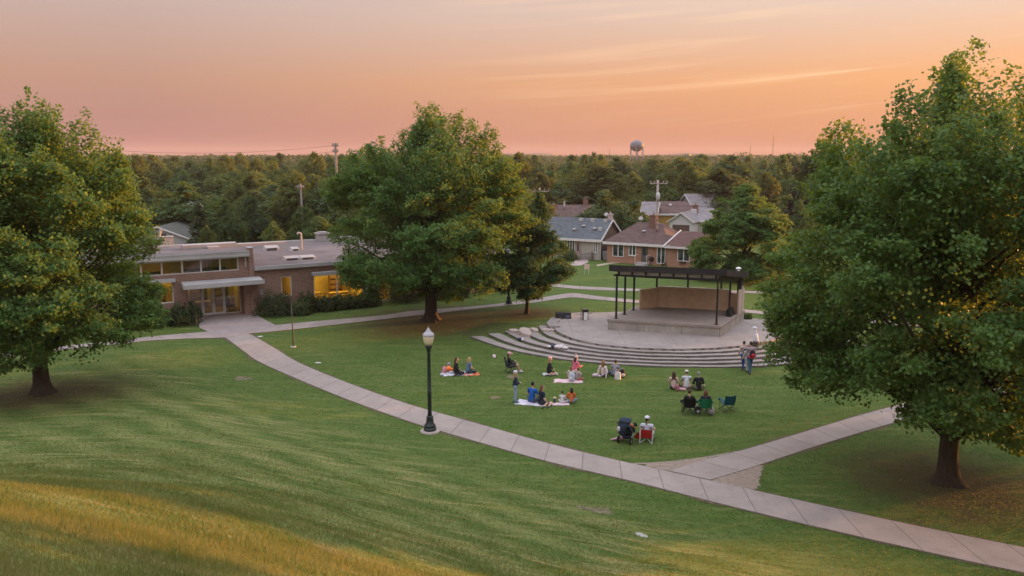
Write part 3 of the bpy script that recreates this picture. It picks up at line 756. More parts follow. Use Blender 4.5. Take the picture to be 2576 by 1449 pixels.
def frame_window(parent,x0,x1,z0,z1,y,mull=(),fw=.07,fd=.08,pane_m=None,frame_m=None,label=None):
    b=MB(); 
    b.box(x0,x0+fw,y-fd/2,y+fd/2,z0,z1); b.box(x1-fw,x1,y-fd/2,y+fd/2,z0,z1)
    b.box(x0+fw,x1-fw,y-fd/2+.002,y+fd/2-.002,z0,z0+fw); b.box(x0+fw,x1-fw,y-fd/2+.002,y+fd/2-.002,z1-fw,z1)
    for m in mull: b.box(m-fw*.7,m+fw*.7,y-fd/2+.004,y+fd/2-.004,z0+fw,z1-fw)
    w=b.build('window',frame_m,parent)
    if label: w['label']=label
    g=MB(); g.box(x0+fw,x1-fw,y-.006,y+.006,z0+fw,z1-fw); g.build('pane',pane_m or GLASS,w)
    return w
def build_library():
    global GLASS
    GLASS=glass_mat()
    br=brick('library_brick',(.20,.098,.070),(.275,.148,.105),(.34,.27,.22),.3,.11,.018)
    pale=pm('weathered_white_trim',(.40,.385,.385),.6,.12,1.2,dirt=.35)
    frm=pm('window_frame_paint',(.58,.56,.56),.5,.1,2,dirt=.2)
    roofm=pm('flat_roof_membrane',(.135,.112,.115),.9,.38,.35,dirt=.65,bump=.4)
    dark=pm('dark_metal',(.035,.035,.038),.5,.2,4)
    inn=pm('ochre_interior_wall',(.62,.46,.16),.8,.15,.8); flo=pm('interior_floor',(.25,.17,.09),.6,.2,1.5)
    lam=lamp_mat('interior_lamp',(1.,.66,.12),12.); lam2=lamp_mat('interior_lamp_low',(1.,.66,.12),4.)
    L=thing('library_building','low brick library with flat roof, clerestory windows and glowing yellow rooms','building',(LIBO[0],LIBO[1],0),R(31))
    b=MB(); dx0,dx1=-4.72,-.5
    ops=[(-10.7,-.8,3.68,4.74),(-9.8,-5.74,1.5,3.16),(dx0,dx1,0,2.5)]
    wall_open(b,-17,-.05,0,5.16,ops,0,.3)
    # recessed doorway returns
    b.box(dx1,dx1+.42,.301,1.6,0,2.7); b.box(dx0-.3,dx0,.301,1.6,0,2.7)
    b.box(-.05,.36,-.14,.5,0,5.4)                          # corner pier
    b.box(.06,.36,.5,6.2,0,5.16); b.box(-17,-16.7,.3,6.2,0,5.16); b.box(-17,.06,5.9,6.2,0,5.16)
    wops=[(2.5,3.36,1.24,2.9),(5.18,9.55,.5,2.8),(11.0,12.1,0.05,2.3),(16.6,19.4,1.0,2.7)]
    wall_open(b,.36,24,0,3.66,wops,.02,.28)
    b.box(23.7,24,.3,18,0,3.66); b.box(.36,24,17.7,18,0,3.66)
    b.build('wall',br,L)
    b=MB(); b.box(-17.4,-.08,-.62,6.4,5.16,5.2); b.box(-17.4,.3,.0,6.4,5.201,5.23)
    b.build('entry_roof',roofm,L)
    b=MB(); b.box(-17.5,-.06,-.7,-.62,4.86,5.26); b.box(-17.5,-.06,-.62,-.02,4.78,4.86); b.box(-17.5,-.06,-.74,-.701,5.18,5.3); b.box(-17.4,.36,6.15,6.44,5.23,5.34); b.box(-.05,.38,-.16,.52,5.4,5.46)
    b.build('fascia',pale,L,label) if False else b.build('fascia',pale,L)
    b=MB(); b.box(.362,24.2,-.2,18.2,3.72,3.78); b.build('wing_roof',roofm,L)
    b=MB(); b.box(.37,24.3,-.32,-.2,3.6,3.9); b.box(.37,24.3,-.2,.02,3.58,3.66); b.box(.37,24.3,18.05,18.3,3.78,3.98); b.box(24.1,24.3,-.2,18.05,3.6,3.9)
    b.build('wing_fascia',pale,L)
    b=MB(); b.hexa([(-5.2,-1.55,2.72),(.72,-1.55,2.72),(.72,-.15,2.72),(-5.2,-.15,2.72),(-5.2,-1.55,2.98),(.72,-1.55,2.98),(.72,-.15,3.1),(-5.2,-.15,3.1)])
    b.box(-5.26,.78,-1.62,-1.551,2.68,3.02)
    b.build('entrance_canopy',pale,L)
    b=MB(); b.box(-10.4,-5.62,-.55,-.002,3.18,3.42); b.build('window_hood',pale,L)
    b=MB(); b.box(5.02,9.8,-.6,.015,2.82,3.1); b.build('window_hood',pale,L)
    # clerestory, windows, doors
    mx=[-2.2,-3.62,-5.0,-6.45,-7.9,-9.3]
    frame_window(L,-10.7,-.8,3.68,4.74,.12,mx,.08,.1,None,frm)
    frame_window(L,-9.8,-5.74,1.5,3.16,.12,(-7.9,),.08,.1,None,frm)
    frame_window(L,2.5,3.36,1.24,2.9,.12,(),.07,.1,None,frm)
    frame_window(L,5.18,9.55,.5,2.8,.12,(7.25,),.09,.1,None,frm)
    frame_window(L,16.6,19.4,1.,2.7,.12,(18.,),.08,.1,None,frm)
    frame_window(L,11.0,12.1,.05,2.3,.12,(),.08,.1,None,frm)
    yd=1.35
    frame_window(L,dx0+.01,-3.46,0,2.5,yd,(),.09,.1,None,frm); frame_window(L,-1.8,dx1-.01,0,2.5,yd,(),.09,.1,None,frm)
    for (a,c,hx) in ((-3.45,-2.64,-2.72),(-2.62,-1.81,-2.54)):
        b=MB(); b.box(a,a+.1,yd-.04,yd+.04,0,2.5); b.box(c-.1,c,yd-.04,yd+.04,0,2.5); b.box(a+.1,c-.1,yd-.038,yd+.038,0,.22); b.box(a+.1,c-.1,yd-.038,yd+.038,2.36,2.5)
        d=b.build('door',frm,L); g=MB(); g.box(a+.1,c-.1,yd-.006,yd+.006,.22,2.36); g.build('pane',GLASS,d)
        g=MB(); g.tube([(hx,yd-.05,.95),(hx,yd-.11,.98),(hx,yd-.11,1.3),(hx,yd-.05,1.33)],.018,6); g.build('handle',dark,d)
    b=MB(); b.box(9.82,9.98,-.1,.018,0,3.58); b.box(10.25,10.42,-.1,.018,0,3.58); b.build('pilaster',pale,L)
    b=MB(); b.tube([(-.3,-.18,4.75),(-.3,-.18,3.95)],.06,8); b.build('downpipe',pale,L)
    b=MB(); b.box(.75,.98,-.1,.018,1.55,2.0); b.tube([(.86,-.06,1.57),(.86,-.06,.4)],.02,6); b.build('meter_box',pm('meter_grey',(.3,.29,.29),.6),L)
    # rooms
    b=MB(); b.box(-16.6,-.1,5.6,5.8,.02,5.1); b.box(-16.6,-16.4,1.7,5.6,.02,5.1); b.box(-.3,-.1,1.7,5.6,.02,5.1); b.box(-16.6,-.1,.31,5.8,4.98,5.1)
    b.box(-5.1,-5.0,.4,5.6,.02,3.3)
    b.box(.5,.6,.4,7,.02,3.6); b.box(13.6,13.7,.4,7,.02,3.6); b.box(.5,13.7,7,7.1,.02,3.6); b.box(.5,13.7,.32,7.1,3.5,3.6); b.box(4.3,4.4,.4,7,.02,3.5)
    b.box(14.6,14.7,.4,6,.02,3.6); b.box(21,21.1,.4,6,.02,3.6); b.box(14.6,21.1,6,6.1,.02,3.6); b.box(14.6,21.1,.32,6.1,3.5,3.6); b.box(10.6,10.7,.4,7,.02,3.5)
    b.build('interior_wall',inn,L)
    b=MB(); b.box(-16.6,-.1,.3,5.8,-.02,.035); b.box(.4,21.2,.3,7.1,-.02,.035); b.build('interior_floor',flo,L)
    for x0,x1,y0,y1,z,m in ((-9.4,-6.2,2.2,2.5,3.3,lam),(-9.4,-6.2,4.2,4.5,3.3,lam),(-4,-1,3.2,3.4,3.3,lam2),(-4,-1,4.7,4.9,3.3,lam2),(1.3,3.8,2.2,2.5,3.44,lam),(5.2,9.8,1.5,1.8,3.44,lam),(5.2,9.8,4.2,4.5,3.44,lam),(11.,13.,2.5,2.8,3.44,lam),(16,20,2.,2.3,3.44,lam)):
        b=MB(); b.box(x0,x1,y0,y1,z,z+.05); c_=b.build('ceiling_lamp',m,L)
        if z<3.4:
            b=MB(); b.box(x0-.12,x1+.12,y0-.12,y1+.12,z+.052,z+.12); b.box(x0-.12,x0-.09,y0-.12,y1+.12,z-.1,z+.051); b.box(x1+.09,x1+.12,y0-.12,y1+.12,z-.1,z+.051); b.box(x0-.09,x1+.09,y0-.12,y0-.09,z-.1,z+.051); b.box(x0-.09,x1+.09,y1+.09,y1+.12,z-.1,z+.051); b.tube([((x0+x1)/2,(y0+y1)/2,z+.12),((x0+x1)/2,(y0+y1)/2,4.98)],.02,5); b.build('housing',dark,c_)
    # rooftop plant
    ca,sa=math.cos(R(31)),math.sin(R(31))
    def loc(px,py,z):
        p=at(px,py,z); x,y=p.x-LIBO[0],p.y-LIBO[1]; return x*ca+y*sa,-x*sa+y*ca
    rm=pm('rooftop_metal',(.33,.30,.295),.6,.15,2,dirt=.4); hatch=pm('skylight_glass',(.05,.055,.06),.25,.2,2)
    def K(x,y): return ((350+x*.276)*.91477,(600+y*.276)*.91477)
    x,y=loc(*K(830,290),5.25); b=MB(); b.box(x-2.2,x+2.,y-.5,y+.5,5.232,5.55); b.box(x+2.0,x+6.2,y-.3,y+.3,5.232,5.42); b.box(x-.4,x+.5,y-1.2,y-.5,5.232,5.4); b.build('rooftop_duct',rm,L)
    for (a,c,h,w) in ((1440,315,.42,1.5),(1670,318,.3,.9),(1640,410,.3,1.5),(1795,402,.3,1.5)):
        x,y=loc(*K(a,c),3.8); b=MB(); b.hexa([(x-w/2,y-.45,3.782),(x+w/2,y-.45,3.782),(x+w/2,y+.45,3.782),(x-w/2,y+.45,3.782),(x-w/2+.1,y-.4,3.782+h*.6),(x+w/2-.1,y-.4,3.782+h*.6),(x+w/2-.1,y+.42,3.782+h),(x-w/2+.1,y+.42,3.782+h)])
        s=b.build('skylight',rm,L); g=MB(); g.box(x-w/2+.2,x+w*.25,y-.5,y-.455,3.8,3.8+h*.5); g.build('pane',hatch,s)
    x,y=loc(*K(1738,310),3.8); b=MB(); b.tube([(x,y,3.78),(x,y,5.2),(x-.05,y,5.35),(x-.25,y,5.42),(x-.38,y,5.3)],.1,8); b.build('vent_pipe',rm,L)
    x,y=loc(*K(1945,222),3.8); b=MB(); b.box(x-.6,x+.6,y-.5,y+.5,3.782,4.5); b.box(x-.72,x+.72,y-.62,y+.62,4.5,4.64); b.box(x+.601,x+3.2,y-.5,y+.5,3.782,4.1); b.box(x-.45,x+.45,y-.4,y+.4,4.64,4.74); b.build('penthouse',rm,L)
    x,y=loc(*K(408,272),5.2); b=MB(); b.box(x-.42,x+.42,y-.3,y+.4,5.232,5.92); b.box(x-.47,x+.47,y-.35,y+.45,5.92,5.98); b.build('roof_vent_box',rm,L)
    b=MB(); b.tube([(x-.72,y,5.23),(x-.72,y,5.7),(x-.62,y,6.15),(x-.5,y,6.5),(x-.3,y,6.58)],.12,10); b.build('exhaust_duct',rm,L)
    # furniture that shows through the glass
    wood=pm('reading_table_wood',(.42,.27,.09),.5,.2,3); shm=pm('bookshelf_wood',(.22,.13,.06),.6,.2,3); bk=pm('book_spines',(.25,.14,.08),.7,.6,30)
    def wpos(x,y): return (LIBO[0]+x*ca-y*sa,LIBO[1]+x*sa+y*ca,.036)
    T=thing('reading_table','wooden table behind the glass of the left library window','table',wpos(-7.6,1.8),R(31))
    b=MB(); b.box(-.95,.95,-.45,.45,.72,.77); b.build('tabletop',wood,T)
    for sx in (-.85,.85):
        for sy in (-.38,.38): b=MB(); b.tube([(sx,sy,0),(sx,sy,.72)],.035,6); b.build('leg',wood,T)
    dup(T,wpos(7.9,1.7),R(31),(.9,.9,1.15),'wooden table behind the right half of the big library window')
    dup(T,wpos(6.1,3.2),R(40),(.7,.8,1.),'wooden table behind the left half of the big library window')
    dup(T,wpos(-3.4,3.2),R(31),(.9,.9,1.1),'table in the lobby seen through the glass entrance doors')
    S=thing('bookshelf','tall bookshelf inside the big library window on its left','bookshelf',wpos(5.75,5.2),R(31))
    b=MB(); b.box(-.6,-.56,-.2,.2,0,2.1); b.box(.56,.6,-.2,.2,0,2.1); b.box(-.56,.56,.17,.2,0,2.1)
    b.build('case',shm,S)
    for k in range(5): b=MB(); b.box(-.56,.56,-.19,.168,.05+k*.48,.08+k*.48); b.build('shelf',shm,S)
    for k in range(4): b=MB(); b.box(-.53,.3+.06*k,-.15,.12,.081+k*.48,.40+k*.48); b.build('books',bk,S)
    dup(S,wpos(9.0,5.8),R(31),None,'tall bookshelf at the back of the big library window on its right')
    dup(S,wpos(-1.4,4.9),R(31),None,'dark bookshelf in the lobby behind the right glass entrance panel')
    dup(S,wpos(-8.9,5.2),R(31),(1.6,1,1.1),'wide bookshelf at the back of the left library window')
    dup(S,wpos(-6.4,5.2),R(31),(1.3,1,1.0),'bookshelf behind the table of the left library window')
    dup(S,wpos(-3.1,5.1),R(31),(1.1,1,.9),'dark bookshelf in the lobby straight behind the glass doors')
    ch=pm('lobby_chair_dark',(.06,.04,.03),.7)
    for x,y,lb in ((-3.9,2.5,'low dark chair in the lobby behind the left glass panel'),(-1.2,2.6,'low dark chair in the lobby behind the right glass panel')):
        C_=thing('lobby_chair',lb,'chair',wpos(x,y),R(60))
        b=MB(); b.box(-.35,.35,-.35,.35,.3,.48); b.build('seat',ch,C_); b=MB(); b.box(-.35,.35,.28,.38,.48,1.0); b.build('backrest',ch,C_)
        for sx in (-.3,.3):
            for sy in (-.3,.3): b=MB(); b.tube([(sx,sy,0),(sx,sy,.3)],.03,6); b.build('leg',ch,C_)
    # slim post beside the doors
    p=at(495,822); t=thing('bollard','short black post on the forecourt left of the glass doors','bollard',p)
    b=MB(); b.lathe([(.07,0),(.07,.04),(.045,.06),(.045,.85),(.06,.87),(.06,.95),(.02,1.0)],10); b.build('shaft',dark,t,True)
    b=MB(); b.lathe([(.13,-.02),(.13,.025),(.08,.045)],12); b.build('base',dark,t)
    p=at(738,873); t=thing('sign_post','thin rusty metal pole standing alone in the lawn left of the walk','pole',p)
    b=MB(); b.tube([(0,0,-.1),(.01,0,1.5),(-.01,0,3.1)],[.045,.04,.036],8); b.build('shaft',pm('rusty_pole',(.10,.07,.06),.7,.3,6),t,True)
    b=MB(); b.lathe([(.2,-.02),(.2,.035),(.12,.05)],12); b.build('footing',pm('pole_footing',(.38,.36,.34),.9),t)
    b=MB(); b.box(-.1,.1,-.03,.03,3.0,3.12); b.build('bracket',dark,t)

# ------------------------------------------------------------------ amphitheatre and bandstand
def build_amphi():
    con=concrete('step_concrete',(.30,.26,.24),3.0,.006); pl=concrete('stage_floor_concrete',(.31,.265,.245),3.2,.004)
    ris=pm('dark_riser_concrete',(.135,.12,.105),.95,.3,3,dirt=.4)  # darker concrete colour for the upright faces of each step
    A=thing('amphitheatre','curved concrete amphitheatre steps around the paved semicircle before the bandstand','amphitheatre',(10.5,50,0))
    O=Vector((10.5,50,0))
    n=90; oc,_=resample(OUTC,n); ic,_=resample(INNC,n)
    # match both arcs by share of length so every row starts at its own end face
    for k in range(6):
        u=k/5.; top=.13*(k+1); C=oc*(1-u)+ic*u
        nxt=oc*(1-(u+.2))+ic*(u+.2)
        b=MB(); ring=[]
        for i in range(n):
            e=nxt[i]-C[i]; L=np.linalg.norm(e); e/=max(L,1e-6)
            w=min(max(L*.75,.5),.82) if k<5 else .62
            wob=.012*math.sin(i*.7+k)+.01*math.sin(i*1.9+2*k)
            a=C[i]; c=C[i]+e*w
            zt=top+wob*.6
            ring.append(((a[0]-O.x,a[1]-O.y,-.25),(a[0]-O.x,a[1]-O.y,zt),(c[0]-O.x,c[1]-O.y,zt+.006),(c[0]-O.x,c[1]-O.y,-.25)))
        s=0
        for i in range(n-1):
            p,q=ring[i],ring[i+1]; d=(Vector(q[0])-Vector(p[0])).length
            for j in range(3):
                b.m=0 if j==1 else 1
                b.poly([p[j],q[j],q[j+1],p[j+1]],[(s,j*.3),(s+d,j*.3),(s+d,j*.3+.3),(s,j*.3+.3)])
            s+=d
        b.m=0; b.poly(list(ring[0])[::-1],[(1,.1)]*4); b.poly(list(ring[-1]),[(1,.1)]*4)
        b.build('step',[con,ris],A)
    b=MB(); P=[(x-O.x,y-O.y) for x,y in PLAZA]
    b.poly([(x,y,.776) for x,y in P][::-1] if False else [(x,y,.776) for x,y in P],[(x,y) for x,y in P])
    m=len(P)
    for i in range(m):
        p,q=P[i],P[(i+1)%m]; b.poly([(p[0],p[1],.3),(q[0],q[1],.3),(q[0],q[1],.776),(p[0],p[1],.776)])
    o=b.build('paved_floor',pl,A)
    # low seat wall closing the plaza on the left
    b=MB(); W=resample(np.array([(3.0,54.6),(2.85,56.0),(3.3,57.9),(4.5,59.4),(6.0,60.1)]),26)[0]
    pr=[]
    for i in range(26):
        t_=W[min(i+1,25)]-W[max(i-1,0)]; t_/=np.linalg.norm(t_); nn=np.array([-t_[1],t_[0]])
        a=W[i]+nn*.38; c=W[i]-nn*.38; h=.86-.06*i/25
        pr.append([(a[0]-O.x,a[1]-O.y,.1),(a[0]-O.x,a[1]-O.y,h),(c[0]-O.x,c[1]-O.y,h),(c[0]-O.x,c[1]-O.y,.1)])
    for i in range(25):
        for j in range(3): b.poly([pr[i][j],pr[i+1][j],pr[i+1][j+1],pr[i][j+1]],[(i*.25,j*.3)]*4)
    b.poly(pr[0][::-1],[(1,.1)]*4); b.poly(pr[-1],[(1,.1)]*4); b.build('seat_wall',con,A)
    # broken slabs lying between the left ends of the rows
    st=pm('slab_stone',(.40,.32,.285),.9,.2,2,dirt=.25)
    def slab(label,px,py,w,l,h,rz,tilt,seed):
        g=random.Random(seed); c=at(px,py); pts=[]
        for k in range(9):
            a=2*math.pi*k/9; r=1+g.uniform(-.18,.14); pts.append((w*r*math.cos(a),l*r*math.sin(a)))
        o=MB(); o.poly([(x*.93,y*.93,h+.03*g.random()) for x,y in pts]); 
        for k in range(9):
            p,q=pts[k],pts[(k+1)%9]; o.poly([(p[0],p[1],-.12),(q[0],q[1],-.12),(q[0]*.93,q[1]*.93,h),(p[0]*.93,p[1]*.93,h)])
        o=o.build('stone_slab',st); o.location=(c.x,c.y,c.z+.06); o.rotation_euler=(tilt,.06,rz); tag(o,label,'stone','broken slabs on the left ends of the steps')
    slab('largest pinkish stone slab lying across the left ends of the steps',1322,842,.5,.95,.2,.25,.1,1)
    slab('smaller stone slab left of the large pinkish slab on the steps',1292,838,.36,.42,.16,.4,.12,2)
    slab('small stone slab just right of the large pinkish slab',1345,836,.3,.5,.15,.2,.05,3)
    slab('grey flat stone between the inner left step ends',1378,835,.55,.5,.12,.8,.02,4)
    c=at(1612,1347); b=MB(); b.ball((0,0,.01),.21,.11,.06,None,9,5); b.ball((.12,.03,.0),.12,.09,.05,None,8,5); o=b.build('flat_rock',pm('pale_rock',(.36,.34,.32),.9,.25,4),None); o.location=c; o.rotation_euler=(0,.1,-.5); tag(o,'pale flat rock lying alone in the grass of the slope','rock')

    # bandstand -------------------------------------------------
    ang=R(-17.5); W=7.6; D=6.1; p0=Vector((13.9,51.75)); p1=p0-Vector((math.cos(ang),math.sin(ang)))*W; z0=.778
    B=thing('bandstand','open bandstand with flat dark roof on thin black posts and tan back wall','bandstand',(p1.x,p1.y,z0),ang)
    blk=pm('black_painted_steel',(.018,.017,.019),.5,.25,5); dkr=pm('dark_stained_fascia',(.022,.019,.020),.65,.35,3,bump=.4)
    stc=concrete('bandstand_concrete',(.345,.305,.265),2.5,.008,.3); capm=concrete('bandstand_floor',(.29,.24,.21),2.6,.003)
    tan=pm('tan_stucco',(.60,.41,.28),.95,.1,2.5,bump=.5); soff=pm('soffit_board',(.66,.60,.56),.7,.1,2)
    b=MB(); b.box(0,W,0,D,-.2,.58); b.build('platform',stc,B)
    b=MB(); b.box(-.06,W+.06,-.06,D+.02,.58,.74); b.build('deck',capm,B)
    zd=.74; zr0=zd+3.0
    def zroof(y): return 4.06-.155*y          # underside of the fascia, falls to the rear
    posts=[(.42,.34),(W-.42,.34),(.38,2.0),(W-.38,3.4),(.38,3.75),(W-.3,5.3),(1.35,5.75),(3.6,5.85),(6.0,5.8)]
    for (x,y) in posts:
        b=MB(); b.box(x-.055,x+.055,y-.055,y+.055,zd,zroof(y)-.3); b.box(x-.13,x+.13,y-.13,y+.13,zd,zd+.03); b.build('post',blk,B)
    def slopebox(b,x0,x1,y0,y1,a,c): b.hexa([(x0,y0,zroof(y0)+a),(x1,y0,zroof(y0)+a),(x1,y1,zroof(y1)+a),(x0,y1,zroof(y1)+a),(x0,y0,zroof(y0)+c),(x1,y0,zroof(y0)+c),(x1,y1,zroof(y1)+c),(x0,y1,zroof(y1)+c)])
    b=MB(); slopebox(b,.1,W+.1,0.16,D-.06,.30,.36); b.build('roof_deck',pm('roofing_felt',(.05,.046,.05),.9,.2,1),B)
    b=MB(); slopebox(b,0,W+.2,-.04,.1,.03,.46); slopebox(b,0,W+.2,D-.04,D+.1,.03,.46); slopebox(b,0,.09,.1,D-.04,.03,.46); slopebox(b,W+.11,W+.2,.1,D-.04,.03,.46); b.build('fascia',dkr,B)
    b=MB(); slopebox(b,.2,W,.2,D-.1,.24,.29); b.build('soffit',soff,B)
    b=MB(); slopebox(b,.2,W,.27,.39,-.3,-.17); slopebox(b,.2,W,D-.4,D-.28,-.3,-.17); slopebox(b,.3,.42,.39,D-.4,-.298,-.122); slopebox(b,W-.42,W-.3,.39,D-.4,-.298,-.122); b.build('beam',blk,B)
    b=MB()
    for k in range(8):
        x=.55+k*(W-1.1)/7; slopebox(b,x-.03,x+.03,.2,.41,-.165,.236); slopebox(b,x-.03,x+.03,.47,D-.2,-.165,.236)
    b.build('rafter',blk,B)
    # added pale strip standing in for the lit soffit, between fascia and beam
    b=MB(); slopebox(b,.43,W-.43,.42,.46,-.29,.2); b.build('lit_soffit_strip',soff,B)
    hw=zd+1.52
    def wallseg(b,p,q,th,h0,h1):
        p=Vector(p); q=Vector(q); e=(q-p).normalized(); nn=Vector((-e.y,e.x))*th/2
        P=[(p-nn),(q-nn),(q+nn),(p+nn)]
        b.hexa([(v.x,v.y,h0) for v in P]+[(v.x,v.y,h1) for v in P])
    b=MB(); wallseg(b,(.62,4.3),(1.5,5.55),.16,zd,hw-.05); wallseg(b,(1.45,5.62),(4.2,5.78),.16,zd,hw); wallseg(b,(4.2,5.78),(W-.95,5.62),.16,zd,hw); wallseg(b,(W-.98,5.62),(W-.1,4.75),.16,zd,hw-.12)
    b.build('back_wall',tan,B)
    b=MB(); wallseg(b,(1.45,5.62),(4.2,5.78),.22,hw,hw+.05); wallseg(b,(4.2,5.78),(W-.95,5.62),.22,hw,hw+.05); b.build('coping',soff,B)
    pw=pm('wing_panel_paint',(.46,.36,.30),.8,.15,3,dirt=.3)
    b=MB(); b.box(W-.08,W+.02,4.4,5.9,zd-.2,zd+1.7); b.box(W-.12,W+.05,5.25,5.45,zd-.3,zd+1.9); b.build('side_panel',pw,B)
    b=MB(); b.box(W-.3,W-.05,5.2,5.6,zd+1.7,zroof(5.5)-.02); b.build('service_cabinet',dkr,B)
    b=MB(); b.lathe([(.02,0),(.16,.01),(.2,.06),(.17,.12),(.05,.17)],12,(W-.4,5.6,zroof(5.6)+.62)); b.tube([(W-.4,5.6,zroof(5.6)+.3),(W-.4,5.6,zroof(5.6)+.62)],.09,8); b.build('roof_lamp',pm('white_globe',(.75,.73,.72),.4),B,True)
    SK=.21                                                   # the side walls splay back to the right
    for c_ in kids(B):
        for v_ in c_.data.vertices: v_.co.x+=SK*v_.co.y
    def bw(x,y,z): v=Matrix.Rotation(ang,3,'Z')@Vector((x+SK*y,y,0)); return (p1.x+v.x,p1.y+v.y,z0+z)
    Q=thing('stage_monitor','small dark rail-like speaker box on the right edge of the bandstand deck','speaker',bw(W-.42,4.0,zd),ang+R(-100))
    b=MB(); b.hexa([(-.55,-.2,.0),(.55,-.2,0),(.55,.2,0),(-.55,.2,0),(-.55,-.16,.5),(.55,-.16,.5),(.55,.0,.5),(-.55,.0,.5)]); b.build('cabinet',blk,Q)
    b=MB(); b.box(-.48,.48,-.225,-.202,.05,.42); b.build('grille',pm('speaker_grille',(.07,.07,.075),.8,.3,60),Q)
    # speaker box and litter bin on the plaza's left
    p=at(1417,806); Q=thing('speaker_box','black wedge speaker box on the grass behind the left seat wall','speaker',p+Vector((0,0,.12)),R(8))
    b=MB(); b.hexa([(-.55,-.25,.02),(.55,-.25,.02),(.55,.3,.02),(-.55,.3,.02),(-.55,-.15,.46),(.55,-.15,.46),(.55,.22,.5),(-.55,.22,.5)]); b.build('cabinet',blk,Q)
    b=MB(); b.box(.12,.45,-.236,-.215,.14,.3); b.build('label_plate',pm('plate_blue',(.10,.12,.19),.4),Q)
    b=MB(); b.box(-.55,.55,-.2,.25,-.2,.02); b.build('foot',blk,Q)
    p=at(1472,809); Q=thing('litter_bin','black litter bin with a white panel at the left edge of the paved semicircle','litter bin',p,R(5))
    b=MB(); b.box(-.19,-.15,-.19,.19,0,.86); b.box(.15,.19,-.19,.19,0,.86); b.box(-.15,.15,.15,.19,0,.86); b.box(-.15,.15,-.19,-.15,0,.1); b.box(-.15,.15,-.19,-.15,.74,.86); b.box(-.22,.22,-.22,.22,.86,.93); b.build('frame',blk,Q)
    b=MB(); b.box(-.149,.149,-.17,.149,.1,.74); b.build('panel',pm('bin_panel',(.75,.72,.68),.6),Q)
    b=MB(); b.tube([(-.3,.1,-.05),(-.3,.1,1.15)],.018,6); b.build('stake',blk,Q)
    # pale crumpled bundles
    cl=pm('bundle_cloth',(.55,.50,.50),.9,.35,9); nv=pm('navy_cloth',(.03,.04,.075),.9,.3,8)
    def bundle(label,c,rz,parts):
        o=MB()
        for (x,y,z,a,bb,cc,m) in parts: o.m=m; o.ball((x,y,z),a,bb,cc,None,10,6)
        o=o.build('clothes_bundle',[cl,nv],None,True); o.location=c; o.rotation_euler=(0,0,rz); tag(o,label,'clothes')
    c=at(1405,876,.42); bundle('pale and navy clothes bundle lying on the curved steps',c,-.35,[(0,0,.1,.34,.2,.13,0),(-.35,.02,.1,.17,.16,.12,1),(-.62,.02,.06,.22,.1,.07,0),(.45,-.06,.09,.26,.15,.1,0),(.2,.12,.16,.16,.12,.09,0)])
    c=at(1329-15,841+10); 
    c=at(1308,857,.3); bundle('small dark bag with a pink patch between the outer left step ends',c,-.4,[(0,0,.1,.2,.15,.12,1),(.2,0,.1,.13,.11,.12,0)])
    p=at(1901,872,.79); Q=thing('rubbish_sack','pale tied rubbish sack standing on a dark stump at the right of the paved semicircle','rubbish sack',p)
    b=MB(); b.caps((0,0,.4),(-.03,0,.75),.17,.13,9); b.caps((-.03,0,.75),(-.09,0,1.12),.1,.05,8); b.ball((-.12,0,1.2),.16,.12,.1); b.build('sack',pm('clear_sack',(.55,.55,.60),.4,.25,7),Q,True)
    b=MB(); b.lathe([(.2,-.02),(.19,.1),(.17,.36),(.05,.4)],9); b.build('stump',pm('stump_brown',(.07,.045,.035),.9),Q)

# ------------------------------------------------------------------ street furniture
def street_lamp(label,p,h):
    k=h/5.0; T=thing('street_lamp',label,'street lamp',p,0,'old-style park lamps')
    iron=pm('dark_green_cast_iron',(.012,.020,.020),.42,.25,5,spec=.45)
    b=MB(); b.lathe([(.46,-.15),(.46,.06),(.42,.09)],18); b.build('footing',pm('lamp_footing',(.34,.29,.25),.95,.2,4,dirt=.3),T,True)
    b=MB(); b.lathe([(.29,.09),(.30,.16),(.28,.2),(.25,.22),(.27,.28),(.24,.36),(.18,.42),(.165,.6),(.15,.72),(.15,.75),(.12,.78)],20); b.build('base',iron,T,True)
    b=MB(); b.lathe([(.098,.78*1),(.095,1.0),(.092,1.95*k),(.1,1.97*k),(.1,2.03*k),(.088,2.05*k),(.075,3.9*k),(.085,3.93*k),(.085,3.98*k)],16); b.build('shaft',iron,T,True)
    b=MB(); b.lathe([(.08,3.98*k),(.09,4.05*k),(.105,4.15*k),(.17,4.25*k),(.175,4.32*k),(.13,4.33*k)],18); b.build('collar',iron,T,True)
    z=4.33*k
    b=MB(); b.lathe([(.13,z),(.19,z+.1),(.23,z+.22),(.25,z+.36),(.255,z+.42)],20); b.build('globe',pm('frosted_globe',(.70,.57,.40),.35,.06,3),T,True)
    b=MB(); b.lathe([(.262,z+.415),(.268,z+.46),(.25,z+.52),(.19,z+.58),(.13,z+.62),(.11,z+.68),(.06,z+.74),(.05,z+.78),(.012,z+.8),(.01,z+.88)],20); b.build('cap',pm('lamp_cap_grey',(.36,.35,.38),.45,.1,3),T,True)
    return T
